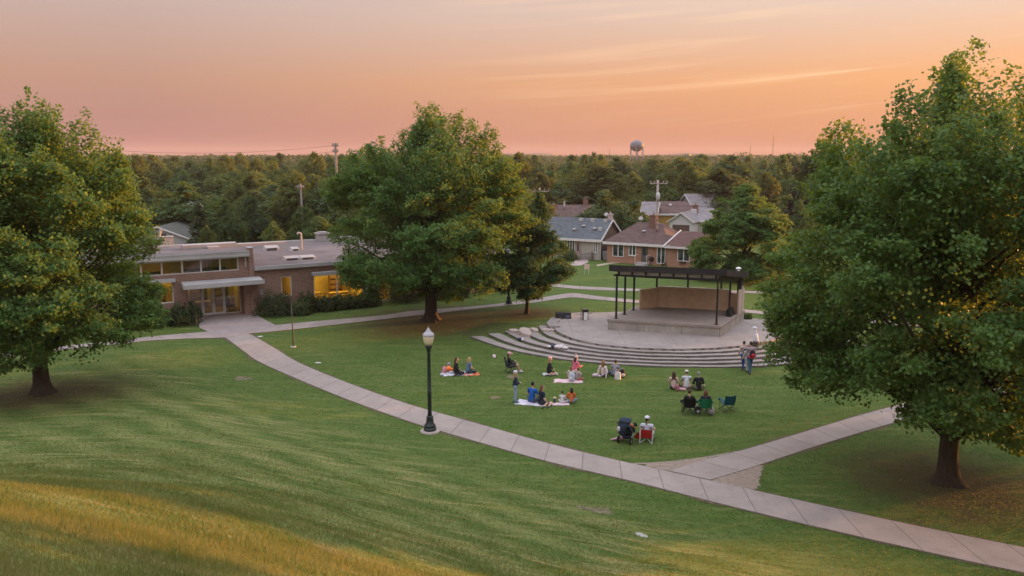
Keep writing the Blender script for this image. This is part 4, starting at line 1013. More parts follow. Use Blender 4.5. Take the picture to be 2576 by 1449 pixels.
def build_street():
    street_lamp('black lamp post with acorn globe standing beside the main path',at(1082,1086),4.75)
    street_lamp('second lamp post half hidden under the small dark tree by the walk',at(1280,766),4.3)
    wd=pm('weathered_pole_wood',(.20,.165,.145),.95,.25,3); wd2=pm('pale_pole_wood',(.34,.29,.27),.95,.2,3); gr=pm('transformer_grey',(.45,.44,.45),.5); ins=pm('insulator',(.3,.28,.27),.3); wire=pm('wire_black',(.03,.03,.032),.6)
    def pole(label,px,topy,Y,r,arms,mat,trans=False,lean=0.,arm_rz=0.):
        x=xof(px,Y,zof(topy,Y)); h=zof(topy,Y)
        T=thing('utility_pole',label,'utility pole',(x,Y,0),0,'wooden utility poles')
        b=MB(); b.tube([(0,0,-.3),(lean*.5,0,h*.5),(lean,0,h)],[r,r*.9,r*.75],9); b.build('shaft',mat,T,True)
        for (dz,w,off) in arms:
            b=MB(); ca,sa=math.cos(arm_rz),math.sin(arm_rz)
            z=h-dz; x0,x1=-w+off,w+off
            b.tube([(lean+x0*ca,x0*sa-.12,z),(lean+x1*ca,x1*sa-.12,z)],.075,6); c=b.build('crossarm',mat,T)
            for q in (x0+.08,x1-.08,(x0+x1)/2-.5*w,(x0+x1)/2+.5*w):
                b=MB(); b.lathe([(.03,0),(.07,.08),(.05,.14),(.075,.2),(.03,.28)],8,(lean+q*ca,q*sa-.12,z+.07)); b.build('insulator',ins,c)
        if trans:
            b=MB(); b.lathe([(.2,0),(.27,.05),(.27,.8),(.2,.9),(.05,1.0)],12,(lean*.7,-.42,h-2.6)); b.build('transformer',gr,T,True)
        return Vector((x+lean,Y,h))
    a=pole('tall wooden pole above the woods left of the middle maple',844,360,104,.2,[(.35,.45,0),(1.1,.4,0)],wd)
    b_=pole('short leaning pole with a small crossarm over the library roof',759,462,103,.17,[(.55,.5,.0)],wd,lean=-.15)
    c=pole('grey pole with crossarm and transformer above the brown house roof',1655,453,106,.2,[(.45,1.15,.1)],wd2,True,.0,.05)
    d=pole('slim pole with crossarm right of the middle maple',1356,472,128,.16,[(.6,1.5,0)],wd2,False,.1)
    def wires(label,p,q,sag,r=.016,grp='overhead wires'):
        b=MB(); P=[Vector(p).lerp(Vector(q),k/14)-Vector((0,0,4*sag*(k/14)*(1-k/14))) for k in range(15)]
        b.tube(P,r,4); o=b.build('overhead_wire',wire); tag(o,label,'wire',grp)
    L=Vector((-62,112,14.2))
    wires('thin wire crossing the sky to the tall pole left of the middle maple',L,a-Vector((0,0,.3)),1.0)
    wires('lower thin wire under the sky wire at the tall pole',L-Vector((0,0,.9)),a-Vector((.4,0,1.1)),1.0)
    wires('wire from the short pole running left across the wood',Vector((-66,118,8.5)),b_-Vector((.4,0,.4)),.5)
    wires('lower wire from the short pole over the dark gap in the wood',Vector((-66,116,7.0)),b_-Vector((-.4,0,1.0)),.5)
    wires('upper wire between the slim pole and the transformer pole',d-Vector((0,0,.3)),c+Vector((-1.,0,-.3)),.5)
    wires('second wire between the slim pole and the transformer pole',d-Vector((-1,0,.45)),c+Vector((-1,0,-3.2)),.4)
    wires('upper wire running right from the transformer pole crossarm',c+Vector((1.2,0,-.3)),Vector((40,108,8.2)),.5)
    wires('middle wire running right from below the transformer',c+Vector((.1,0,-3.3)),Vector((40,106,7.0)),.4)
    wires('wire running right towards the dark conifer by the right maple',c+Vector((1.2,0,-.6)),Vector((50,112,7.4)),.6)
    # water tower
    Y=700.; wt=pm('water_tower_paint',(.13,.15,.19),.6,.2,.12,dirt=.25)
    x=xof(1602,Y,20); zb=zof(381,Y); zt=zof(352.5,Y); r=5.9
    T=thing('water_tower','pale round water tower on legs, on the horizon','water tower',(x,Y,0))
    h=zt-zb
    b=MB(); b.lathe([(.6,zb-.3),(2.6,zb+.25),(4.6,zb+h*.17),(5.6,zb+h*.33),(r,zb+h*.5),(5.75,zb+h*.64),(5.0,zb+h*.8),(3.4,zb+h*.91),(1.2,zb+h*.985),(.25,zb+h),(.2,zb+h+.8)],28); b.build('tank',wt,T,True)
    b=MB(); b.lathe([(r+.05,zb+h*.36),(r+.75,zb+h*.36),(r+.75,zb+h*.375),(r+.05,zb+h*.375)],28); b.tube([(math.cos(k*.2618)*(r+.7),math.sin(k*.2618)*(r+.7),zb+h*.46) for k in range(25)],.08,4); b.build('catwalk',wt,T)
    b=MB(); b.tube([(0,0,0),(0,0,zb)],.75,12); b.build('riser_pipe',wt,T,True)
    for k in range(6):
        a_=k*math.pi/3+.3; b=MB(); b.tube([(math.cos(a_)*(r+1.0),math.sin(a_)*(r+1.),0),(math.cos(a_)*r,math.sin(a_)*r,zb+h*.38)],.32,8); b.build('leg',wt,T,True)
        a2=a_+math.pi/3
        b=MB(); z1,z2=zb*.35,zb*.98
        b.tube([(math.cos(a_)*(r+.65),math.sin(a_)*(r+.65),z1),(math.cos(a2)*(r+.1),math.sin(a2)*(r+.1),z2)],.07,4); b.tube([(math.cos(a2)*(r+.65),math.sin(a2)*(r+.65),z1),(math.cos(a_)*(r+.1),math.sin(a_)*(r+.1),z2)],.07,4); b.build('brace',wt,T)
    ms=pm('mast_steel',(.12,.11,.115),.6)
    for lb,px,ty,Y in (('short thin radio mast left of the water tower',1533,371,800.),('radio mast right of the water tower, the shorter of two',1887,362,820.),('tall radio mast nearest the right maple',1944,338,840.)):
        x=xof(px,Y,20); h=zof(ty,Y); T=thing('radio_mast',lb,'radio mast',(x,Y,0),0,'radio masts on the horizon')
        for k in range(3):
            a_=k*2.094; b=MB(); b.tube([(.55*math.cos(a_),.55*math.sin(a_),0),(.2*math.cos(a_),.2*math.sin(a_),h*.94)],.1,5); b.build('leg',ms,T)
        b=MB()
        for k in range(28):
            z=h*.93*k/28; r_=.55-.35*k/28; b.tube([(r_*math.cos(k*2.094),r_*math.sin(k*2.094),z),(r_*math.cos((k+1)*2.094),r_*math.sin((k+1)*2.094),z+h*.93/28)],.05,4)
        b.build('lattice',ms,T)
        b=MB(); b.tube([(0,0,h*.93),(0,0,h)],.07,5); b.ball((0,0,h*.72),.55,.55,.5); b.build('antenna',ms,T)
# ------------------------------------------------------------------ houses
def poly_slab(b,pts,th):
    """roof plane with thickness: pts counter-clockwise from above"""
    pts=[Vector(p) for p in pts]; lo=[p-Vector((0,0,th)) for p in pts]
    n=(pts[1]-pts[0]).cross(pts[2]-pts[0]); 
    if n.z<0: pts=pts[::-1]; lo=lo[::-1]
    b.poly(pts); b.poly(lo[::-1])
    for i in range(len(pts)):
        j=(i+1)%len(pts); b.poly([lo[i],lo[j],pts[j],pts[i]])
def house(name,label,org,ang,x0,x1,D,eave,ridge,kind,wallm,roofm,trim,gablem=None,hipl=0,hipr=0,ov=.4):
    H=thing(name,label,'house',(org[0],org[1],0),ang,'houses beyond the park')
    b=MB()
    b.poly([(x0,0,-.2),(x1,0,-.2),(x1,0,eave),(x0,0,eave)],[(x0,-.2),(x1,-.2),(x1,eave),(x0,eave)]); b.poly([(x1,D,-.2),(x0,D,-.2),(x0,D,eave),(x1,D,eave)],[(x1,-.2),(x0,-.2),(x0,eave),(x1,eave)])
    b.m=1 if gablem else 0
    for x,hip,sg in ((x1,hipr,1),(x0,hipl,-1)):
        q=[(x,0,-.2),(x,D,-.2),(x,D,eave)]+([] if hip else [(x,D/2,ridge-.02)])+[(x,0,eave)]
        uv=[(p[1],p[2]) for p in q]
        b.poly(q if sg>0 else q[::-1],uv if sg>0 else uv[::-1])
    b.build('wall',[wallm,gablem] if gablem else wallm,H)
    s=(ridge-eave)/(D/2); ez=eave-ov*s; th=.14
    b=MB(); a0=x0-(ov if hipl else .3); a1=x1+(ov if hipr else .3); rl=x0+hipl if hipl else a0; rr=x1-hipr if hipr else a1; up=.16
    f=lambda x,y,z:(x,y,z+up)
    poly_slab(b,[f(a0,-ov,ez),f(a1,-ov,ez),f(rr,D/2,ridge),f(rl,D/2,ridge)],th)
    poly_slab(b,[f(a1,D+ov,ez),f(a0,D+ov,ez),f(rl,D/2,ridge),f(rr,D/2,ridge)],th)
    if hipl: poly_slab(b,[f(a0,D+ov,ez),f(a0,-ov,ez),f(rl,D/2,ridge)],th)
    if hipr: poly_slab(b,[f(a1,-ov,ez),f(a1,D+ov,ez),f(rr,D/2,ridge)],th)
    r=b.build('roof',roofm,H)
    b=MB(); b.box(a0,a1,-ov-.06,-ov-.002,ez-.12,ez+up+.02); b.box(a0,a1,-ov+.0,-.004,ez-.12,ez-.08)
    for x,hip,sg in ((a1,hipr,1),(a0,hipl,-1)):
        if hip: b.box(min(x,x+sg*.06),max(x,x+sg*.06),-ov,D+ov,ez-.12,ez+up+.02); continue
        for y0,y1,za,zb in ((-ov,D/2,ez,ridge),(D+ov,D/2,ez,ridge)):
            lo,hi=(x+.003,x+.06) if sg>0 else (x-.06,x-.003)
            b.hexa([(lo,y0,za-.1),(hi,y0,za-.1),(hi,y1,zb-.1),(lo,y1,zb-.1),(lo,y0,za+up+.02),(hi,y0,za+up+.02),(hi,y1,zb+up+.02),(lo,y1,zb+up+.02)])
    b.build('trim',trim,H)
    return H,r
DARKG=None
def hwin(H,x0,x1,z0,z1,frm,mull=1,y=0.,label=None):
    mm=[x0+(x1-x0)*(k+1)/(mull+1) for k in range(mull)]
    w=frame_window(H,x0,x1,z0,z1,y-.045,mm,.07,.08,DARKG,frm,label); return w
def hdoor(H,x0,x1,z1,frm,panel,y=0.):
    b=MB(); b.box(x0,x0+.08,y-.09,y-.002,0,z1); b.box(x1-.08,x1,y-.09,y-.002,0,z1); b.box(x0+.08,x1-.08,y-.088,y-.004,z1-.08,z1); b.box(x0+.08,x1-.08,y-.05,y-.005,.05,z1-.08)
    d=b.build('door',panel,H); g=MB(); g.box(x0+.2,x1-.2,y-.066,y-.051,1.0,z1-.25); g.build('pane',DARKG,d); g=MB(); g.ball((x1-.16,y-.09,.98),.035,.035,.035,None,8,5); g.build('handle',frm,d)
    return d
def roof_pt(H,x,y,D,eave,ridge):
    s=(ridge-eave)/(D/2); return (x,y,eave+s*(y if y<D/2 else D-y)+.16)
def vent(H,r,p,m,kind=0):
    b=MB()
    if kind==0: b.lathe([(.22,-.1),(.22,.12),(.27,.14),(.24,.22),(.05,.28)],10,p)
    elif kind==1: b.tube([(p[0],p[1],p[2]-.2),(p[0],p[1],p[2]+.9)],.13,8); b.lathe([(.2,.9),(.22,1.0),(.05,1.12)],8,p)
    else: b.box(p[0]-.25,p[0]+.25,p[1]-.2,p[1]+.2,p[2]-.15,p[2]+.25)
    b.build('vent',m,r,True)
def chimney(r,p,w,d,h,m):
    b=MB(); b.box(p[0]-w/2,p[0]+w/2,p[1]-d/2,p[1]+d/2,p[2]-.5,p[2]+h); b.box(p[0]-w/2-.06,p[0]+w/2+.06,p[1]-d/2-.06,p[1]+d/2+.06,p[2]+h,p[2]+h+.12); b.tube([(p[0],p[1],p[2]+h+.12),(p[0],p[1],p[2]+h+.4)],.12,8); b.build('chimney',m,r)
def dish(r,p,m):
    b=MB(); b.tube([p,(p[0],p[1]-.1,p[2]+.5)],.03,5)
    rot=Matrix.Rotation(R(65),3,'X'); b.ball((p[0],p[1]-.18,p[2]+.6),.30,.26,.05,rot,12,6); b.build('satellite_dish',m,r,True)
def build_houses():
    global DARKG
    t=NT('house_glass'); t.bsdf(t.ramp(t.noise(t.obj(),1.3,2),[(.4,(.02,.026,.03)),(.65,(.09,.11,.115))]),.08,0,.5); DARKG=t.m
    red=brick('orange_brick',(.33,.155,.10),(.42,.21,.14),(.36,.27,.21),.3,.1,.014); brn=brick('brown_brick',(.115,.078,.052),(.15,.10,.065),(.15,.12,.1),.3,.1,.014)
    brn_r=shingle('brown_shingles',(.115,.076,.07)); gry_r=shingle('blue_grey_shingles',(.105,.118,.13)); lg_r=shingle('light_grey_shingles',(.22,.20,.205)); grn_r=shingle('green_grey_shingles',(.082,.086,.076))
    wht=pm('white_house_trim',(.62,.59,.58),.6,.08,2); frm=pm('white_window_frame',(.68,.66,.66),.5,.06,2)
    def siding(n,c):
        t=NT(n); s=t.n('ShaderNodeSeparateXYZ'); t.l(t.uv(),s.inputs[0]); f=t.math('FRACT',t.math('MULTIPLY',s.outputs[1],6.5))
        col=t.mix(t.math('LESS_THAN',f,.14),c,tuple(x*.62 for x in c)); col=t.mix(t.ramp(t.noise(t.obj(),.8,4),[(.4,0.),(.8,.3)]),col,tuple(x*.75 for x in c)); t.bsdf(col,.7,0,.25,f,.4,.02); return t.m
    ws=siding('white_siding',(.56,.54,.56)); gs=siding('grey_siding',(.36,.345,.355)); ys=siding('mustard_siding',(.40,.25,.075)); cs=siding('cream_siding',(.42,.38,.33))
    vm=pm('roof_vent_metal',(.40,.385,.38),.5); chm=brick('chimney_brick',(.17,.075,.055),(.23,.11,.08),(.25,.2,.17),.3,.1)
    pnk=pm('pinkish_door',(.36,.25,.24),.6)
    # --- brick bungalow with the brown roof
    o=at(1518.5,610,2.4); ang=math.atan2(-4.1,6.9)
    sh=Vector((-math.sin(ang),math.cos(ang)))*.4
    B,r=house('brick_bungalow','orange brick bungalow with brown hip roof, right behind the bandstand lawn',(o.x+sh.x,o.y+sh.y),ang,.3,8.0,7.6,2.55,4.55,'hip',red,brn_r,wht,None,2.4,2.2)
    hwin(B,1.05,2.5,.75,2.35,frm,1); hwin(B,3.15,4.05,1.0,2.3,frm,1); hdoor(B,4.75,5.55,2.3,frm,pm('storm_door',(.10,.085,.075),.5))
    hwin(B,5.95+.75,7.75,.25,2.3,frm,1,label='tall white patio window reaching the ground')
    b=MB(); b.box(3.12,4.08,-.12,-.005,.93,1.0); b.build('window_sill',wht,B)
    b=MB(); b.box(4.4,5.9,-1.2,-.01,-.2,.3); b.box(4.6,5.7,-1.5,-1.201,-.2,.14); b.build('front_step',pm('step_grey',(.33,.3,.29),.9),B)
    b=MB(); b.tube([(4.42,-1.15,.3),(4.42,-1.15,1.2),(4.42,-.1,1.2)],.03,6); b.tube([(5.88,-1.15,.3),(5.88,-1.15,1.2),(5.88,-.1,1.2)],.03,6); b.build('railing',wht,B)
    vent(B,r,roof_pt(B,4.3,1.8,7.6,2.55,4.55),vm,0); chimney(r,roof_pt(B,5.0,3.0,7.6,2.55,4.55),.75,.75,1.3,chm); vent(B,r,roof_pt(B,5.8,2.1,7.6,2.55,4.55),pm('flue',(.22,.17,.15),.5),1); dish(r,roof_pt(B,3.0,4.1,7.6,2.55,4.55),vm)
    # wing
    b=MB(); b.box(8.05,12.3,-.25,6.0,-.2,2.5); 
    wg=b.build('wing_wall',red,B)
    b=MB(); poly_slab(b,[(7.75,-.65,2.4),(12.7,-.65,2.4),(11.4,2.9,3.95),(8.6,2.9,3.95)],.14); poly_slab(b,[(12.7,6.4,2.4),(7.75,6.4,2.4),(8.6,2.9,3.95),(11.4,2.9,3.95)],.14); poly_slab(b,[(12.7,-.65,2.4),(12.7,6.4,2.4),(11.4,2.9,3.95)],.14); b.build('wing_roof',shingle('reddish_shingles',(.13,.076,.068)),B)
    b=MB(); b.box(7.75,12.75,-.72,-.652,2.2,2.42); b.hexa([(7.62,-.7,2.3),(7.74,-.7,2.3),(8.58,2.9,3.9),(8.46,2.9,3.9),(7.62,-.7,2.46),(7.74,-.7,2.46),(8.58,2.9,4.06),(8.46,2.9,4.06)]); b.build('wing_trim',wht,B)
    hwin(B,9.3,10.75,.75,2.2,frm,1,-.25)
    b=MB(); b.box(9.6,10.3,-.5,-.255,.55,.7); b.build('window_box',pm('planter_dark',(.07,.05,.04),.8),B)
    # --- blue-grey roofed house
    o=at(1416,600,2.5); ang=math.atan2(-2.4,4.25); sh=Vector((-math.sin(ang),math.cos(ang)))*.4
    A,r=house('brick_house','brown brick house with blue-grey gable roof left of the bungalow',(o.x+sh.x,o.y+sh.y),ang,-5,4.9,6.6,2.65,4.75,'gable',cs,gry_r,wht,brn)
    hwin(A,.1,1.5,.5,2.3,frm,3); hdoor(A,1.65,2.25,2.2,pnk,pnk); hwin(A,4.1,4.6,.9,2.3,frm,1); hwin(A,-3,-1.6,.8,2.2,frm,1)
    for (x,y,k) in ((.9,1.0,0),(1.9,1.7,0),(3.6,1.3,0),(4.3,1.4,2),(1.0,2.9,2),(2.6,2.9,2),(4.4,2.9,2)): vent(A,r,roof_pt(A,x,y,6.6,2.65,4.75),vm,k)
    chimney(r,roof_pt(A,4.85,3.3,6.6,2.65,4.75),.5,.5,.5,pm('chimney_pink',(.42,.33,.31),.9)); dish(r,roof_pt(A,4.3,3.4,6.6,2.65,4.75),vm)
    b=MB(); b.box(4.96,5.02,-.05,.05,0,2.5); b.build('downpipe',wht,A)
    # --- houses further back
    def back(name,label,px0,px1,ey,Y,D,rise,ang,wm,rm,gm=None,z=None,hl=0,hr=0,x_ext=(0,0)):
        e=zof(ey,Y); xa=xof(px0,Y,e); xb=xof(px1,Y,e)
        return house(name,label,(xa,Y),ang,-x_ext[0],xb-xa+x_ext[1],D,e,e+rise,'g',wm,rm,wht,gm,hl,hr)
    C,r=back('brown_roof_house','house with brown roof and white gable left of the dark green tree',1400,1470,548,131,8,1.75,R(4),red,brn_r,ws,x_ext=(.4,2.))
    hwin(C,-.1,.7,1.2,2.4,frm,0); chimney(r,(5.4,4,zof(519,134)),.7,.7,1.2,chm); chimney(r,(-.1,3.2,zof(522,134)),.8,.7,.4,chm); vent(C,r,(1.6,2.4,zof(524,133)),vm,1)
    b=MB(); b.box(1.0,1.12,-.06,-.002,.1,2.4); b.build('downpipe',wht,C)
    Dh,r=back('mustard_house','mustard-walled house with long brown roof beside the transformer pole',1660,1752,537.5,142,9,1.8,R(3),ys,brn_r,ys,hr=2.5,x_ext=(1.5,1.5))
    hwin(Dh,4.3,5.4,1.2,2.4,frm,1); dish(r,(2.4,2.5,zof(524,144)),vm); 
    E_,r=back('blue_grey_roof_house','house with pale blue-grey roof just left of the transformer pole',1622,1650,541,138,8,1.9,R(-14),ys,lg_r,gs,x_ext=(.5,0))
    G,r=back('grey_gable_house','steep grey gabled house behind the round tree, right of the white garage',1752,1800,536,155,8,3.4,R(20),gs,lg_r,gs,x_ext=(0,4))
    hwin(G,1.2,2.2,1.3,2.4,frm,1)
    # white garage gable facing the park
    Y=122.; w=3.6; x=xof(1684,Y,2.5); e=zof(562,Y)+.35
    Gr=thing('white_garage','small white gabled garage with grey roof behind the brown bungalow roof','garage',(x,Y,0),R(-28),'houses beyond the park')
    ap=e+1.25
    b=MB(); b.poly([(0,0,-.2),(w,0,-.2),(w,0,e),(w/2,0,ap),(0,0,e)],[(0,0),(w,0),(w,e),(w/2,ap),(0,e)]); b.poly([(w,0,-.2),(w,7,-.2),(w,7,e),(w,0,e)],[(0,0),(7,0),(7,e),(0,e)]); b.poly([(0,7,-.2),(0,0,-.2),(0,0,e),(0,7,e)],[(0,0),(7,0),(7,e),(0,e)]); b.poly([(w,7,-.2),(0,7,-.2),(0,7,e),(w/2,7,ap),(w,7,e)],[(0,0),(w,0),(w,e),(w/2,ap),(0,e)])
    b.build('wall',ws,Gr)
    b=MB(); poly_slab(b,[(-.3,-.3,e-.1),(w/2,-.3,ap+.14),(w/2,7.3,ap+.14),(-.3,7.3,e-.1)],.12); poly_slab(b,[(w+.3,-.3,e-.1),(w+.3,7.3,e-.1),(w/2,7.3,ap+.14),(w/2,-.3,ap+.14)],.12); r=b.build('roof',lg_r,Gr)
    b=MB(); b.hexa([(-.34,-.36,e-.24),(w/2,-.36,ap-.02),(w/2,-.302,ap-.02),(-.34,-.302,e-.24),(-.34,-.36,e-.08),(w/2,-.36,ap+.16),(w/2,-.302,ap+.16),(-.34,-.302,e-.08)]); b.hexa([(w/2,-.36,ap-.02),(w+.34,-.36,e-.24),(w+.34,-.302,e-.24),(w/2,-.302,ap-.02),(w/2,-.36,ap+.16),(w+.34,-.36,e-.08),(w+.34,-.302,e-.08),(w/2,-.302,ap+.16)]); b.build('trim',wht,Gr)
    b=MB(); b.box(.5,w-.5,-.04,-.003,.05,e-.5); b.build('garage_door',pm('garage_door_brown',(.10,.065,.05),.7),Gr)
    xx=x+w+.9; H2,r=house('low_grey_house','low house with hipped grey roof joined to the right of the white garage',(xx,Y+1.2),R(4),0,5.6,7,e+.05,e+1.5,'h',cs,lg_r,wht,None,1.5,2.)
    hwin(H2,.7,1.9,.9,2.1,frm,1); chimney(r,(.6,3.2,e+1.2),.7,.6,.9,chm); b=MB(); b.box(-.3,.5,2.,2.6,e+.5,e+1.6); b.build('dormer_box',ws,r)
    # --- houses left, behind the library
    Y=97.; e=zof(602,Y); x=xof(475,Y,e); w=8.6
    L1=thing('siding_house','pale grey sided house with low curved-looking gable behind the library roof','house',(x-w,Y,0),R(5),'houses beyond the library'); ap=zof(573,Y)
    b=MB(); b.poly([(0,0,-.2),(w,0,-.2),(w,0,e),(w*.55,0,ap),(0,0,e)],[(0,0),(w,0),(w,e),(w*.55,ap),(0,e)]); b.poly([(w,0,-.2),(w,9,-.2),(w,9,e),(w,0,e)],[(0,0),(9,0),(9,e),(0,e)]); b.poly([(w,9,-.2),(0,9,-.2),(0,9,e),(w*.55,9,ap),(w,9,e)],[(0,0),(w,0),(w,e),(w*.5,ap),(0,e)]); b.build('wall',gs,L1)
    b=MB(); poly_slab(b,[(w+.4,-.3,e-.15),(w+.4,9.3,e-.15),(w*.55,9.3,ap+.16),(w*.55,-.3,ap+.16)],.12); poly_slab(b,[(-.4,-.3,e-.1),(w*.55,-.3,ap+.16),(w*.55,9.3,ap+.16),(-.4,9.3,e-.1)],.12); r=b.build('roof',grn_r,L1)
    b=MB(); b.hexa([(w*.55,-.36,ap-.02),(w+.44,-.36,e-.3),(w+.44,-.302,e-.3),(w*.55,-.302,ap-.02),(w*.55,-.36,ap+.18),(w+.44,-.36,e-.12),(w+.44,-.302,e-.12),(w*.55,-.302,ap+.18)]); b.hexa([(-.44,-.36,e-.26),(w*.55,-.36,ap-.02),(w*.55,-.302,ap-.02),(-.44,-.302,e-.26),(-.44,-.36,e-.08),(w*.55,-.36,ap+.18),(w*.55,-.302,ap+.18),(-.44,-.302,e-.08)]); b.build('trim',wht,L1)
    b=MB(); b.box(w*.52,w*.66,-.05,-.003,ap-1.15,ap-.75); b.build('louver',pm('louver_dark',(.06,.06,.06),.7),L1)
    L2,r=back('green_roof_house','house with plain grey-green roof between the left maple and the plum-leaved tree',330,392,574,116,9,2.2,R(10),cs,grn_r,cs,hr=3.)
    L3,r=back('low_shed','dark low roofed shed in the gap right of the plum-leaved tree',449,480,524,135,5,.9,R(3),pm('shed_brown',(.14,.10,.085),.9),pm('shed_roof',(.2,.19,.19),.8),None)
    # --- bits on the lawn before the bungalow
    ac=pm('white_box_paint',(.6,.58,.57),.5)
    def wl(px,py): return at(px,py,0.)
    Q=thing('wheelie_bin','grey wheeled bin by the bungalow corner','bin',wl(1524,654),R(-31)); g=pm('bin_grey',(.26,.25,.27),.6)
    b=MB(); b.hexa([(-.25,-.28,.06),(.25,-.28,.06),(.25,.28,.06),(-.25,.28,.06),(-.32,-.36,1.),(.32,-.36,1.),(.32,.36,1.),(-.32,.36,1.)]); b.build('body',g,Q)
    b=MB(); b.hexa([(-.34,-.4,1.),(.34,-.4,1.),(.34,.38,1.),(-.34,.38,1.),(-.33,-.38,1.06),(.33,-.38,1.06),(.33,.36,1.12),(-.33,.36,1.12)]); b.build('lid',g,Q)
    for s_ in (-.24,.24): b=MB(); b.tube([(s_-.03,.26,.1),(s_+.03,.26,.1)],.1,10); b.build('wheel',pm('black_rubber',(.02,.02,.02),.8),Q)
    Q=thing('cooling_unit','white air conditioning box at the bungalow wall beside the round bush','air conditioner',wl(1553,656),R(-31))
    b=MB(); b.box(-.45,.45,-.3,.3,.06,.85); b.box(-.5,.5,-.35,.35,0,.06); b.build('casing',ac,Q)
    b=MB()
    for k in range(5): b.box(-.38,.38,-.325,-.302,.16+k*.13,.22+k*.13)
    b.build('grille',pm('grille_grey',(.3,.29,.29),.6),Q)
    Q=thing('garden_sign','small pinkish sign board on two thin stakes in the lawn','sign',at(1476,690),R(-10))
    b=MB(); b.box(-.28,.28,-.02,.02,.55,1.1); b.build('board',pm('sign_pink',(.60,.42,.38),.7),Q)
    for s_ in (-.2,.2): b=MB(); b.tube([(s_,0,-.1),(s_,0,.55)],.015,5); b.build('stake',frm,Q)
    Q=thing('kettle_grill','black covered barbecue grill on the lawn before the bungalow','barbecue',at(1638,667)); k_=pm('grill_black',(.015,.015,.018),.4)
    b=MB(); b.ball((0,0,.75),.33,.33,.28); b.build('bowl',k_,Q,True)
    for a_ in (0,2.1,4.2): b=MB(); b.tube([(.3*math.cos(a_),.3*math.sin(a_),0),(.12*math.cos(a_),.12*math.sin(a_),.55)],.02,5); b.build('leg',k_,Q)
    Q=thing('garden_cart','dark garden cart heaped with bags on the lawn right of the grill','garden cart',at(1668,667),R(20)); bl=pm('cart_bag_blue',(.05,.08,.14),.7); wt=pm('cart_white',(.55,.55,.6),.6)
    b=MB(); b.hexa([(-.6,-.35,.35),(.6,-.35,.35),(.6,.35,.35),(-.6,.35,.35),(-.75,-.45,.75),(.75,-.45,.75),(.75,.45,.75),(-.75,.45,.75)]); b.build('tray',k_,Q)
    for s_ in (-.45,.45): b=MB(); b.tube([(s_-.04,-.4,.22),(s_+.04,-.4,.22)],.22,12); b.build('wheel',k_,Q)
    b=MB(); b.ball((-.2,0,.85),.35,.3,.3); b.ball((.3,.05,.95),.3,.28,.35); b.build('bag',bl,Q,True); b=MB(); b.tube([(.7,0,.6),(1.25,0,1.0)],.03,6); b.tube([(-.05,-.42,.4),(-.15,-.5,1.1)],.06,6); b.build('handle',wt,Q)
    # low picket fence and drive between the two houses
    fm=pm('fence_grey_wood',(.24,.21,.20),.9,.25,3)
    Fz=thing('garden_fence','low grey wooden fence between the blue-grey roofed house and the bungalow','fence',wl(1462,656),math.atan2(wl(1517,652).y-wl(1462,656).y,wl(1517,652).x-wl(1462,656).x))
    n=(wl(1517,652)-wl(1462,656)).length
    b=MB(); b.box(0,n,-.02,.02,.3,.38); b.box(0,n,-.02,.02,.75,.83); b.build('rail',fm,Fz)
    b=MB(); k=.1
    while k<n: b.box(k,k+.1,-.045,-.021,.1,.98); k+=.22
    b.build('board_panel',fm,Fz)
    for q in (0,n*.5,n): b=MB(); b.box(q-.06,q+.06,.021,.12,-.1,1.1); b.build('post',fm,Fz)
    dm=pm('drive_paving',(.36,.28,.26),.9,.15,1.5,obj=False)
    P=[(1432,668),(1448,655),(1470,651),(1481,655),(1478,661),(1460,668)]
    b=MB(); b.poly([tuple(at(*p,0.03)) for p in P]); tag(b.build('drive',dm),kind='structure')
    P=[(1500,666),(1540,659),(1575,656.5),(1610,657),(1612,660),(1575,659.5),(1542,663),(1503,670)]
    b=MB(); b.poly([tuple(at(*p,0.025)) for p in P]); tag(b.build('garden_path',pm('tan_path',(.33,.28,.2),.9,.2,2,obj=False)),kind='structure')
    lm=leaf_mat('garden_bush_leaves',(.03,.055,.018),(.055,.095,.028),(.085,.13,.04),.3)
    for i,(lb,px,py,rx,h) in enumerate([('leafy bush in front of the blue-grey roofed house door',1458,640,1.5,2.3),('darker bush at the corner of the blue-grey roofed house',1487,645,1.1,1.9),('rounded bush before the bungalow door',1582,657,1.0,1.1),('small bush by the bungalow patio window',1640,658,.9,.7),('wispy tall grass plant at the bungalow wing',1695,668,1.3,1.0),('low bush below the bungalow wing window',1722,667,1.2,.9),('shrub where the bungalow meets the full round tree',1745,668,1.1,1.2),('scrubby bush at the left edge of the drive',1428,655,1.2,1.3),('small dark plant at the foot of the bandstand side panel',1875,806,.5,.45)]):
        shrub(lb,at(px,py),rx,rx*.8,h,lm,300+i,2200,.13,'garden bushes by the houses')
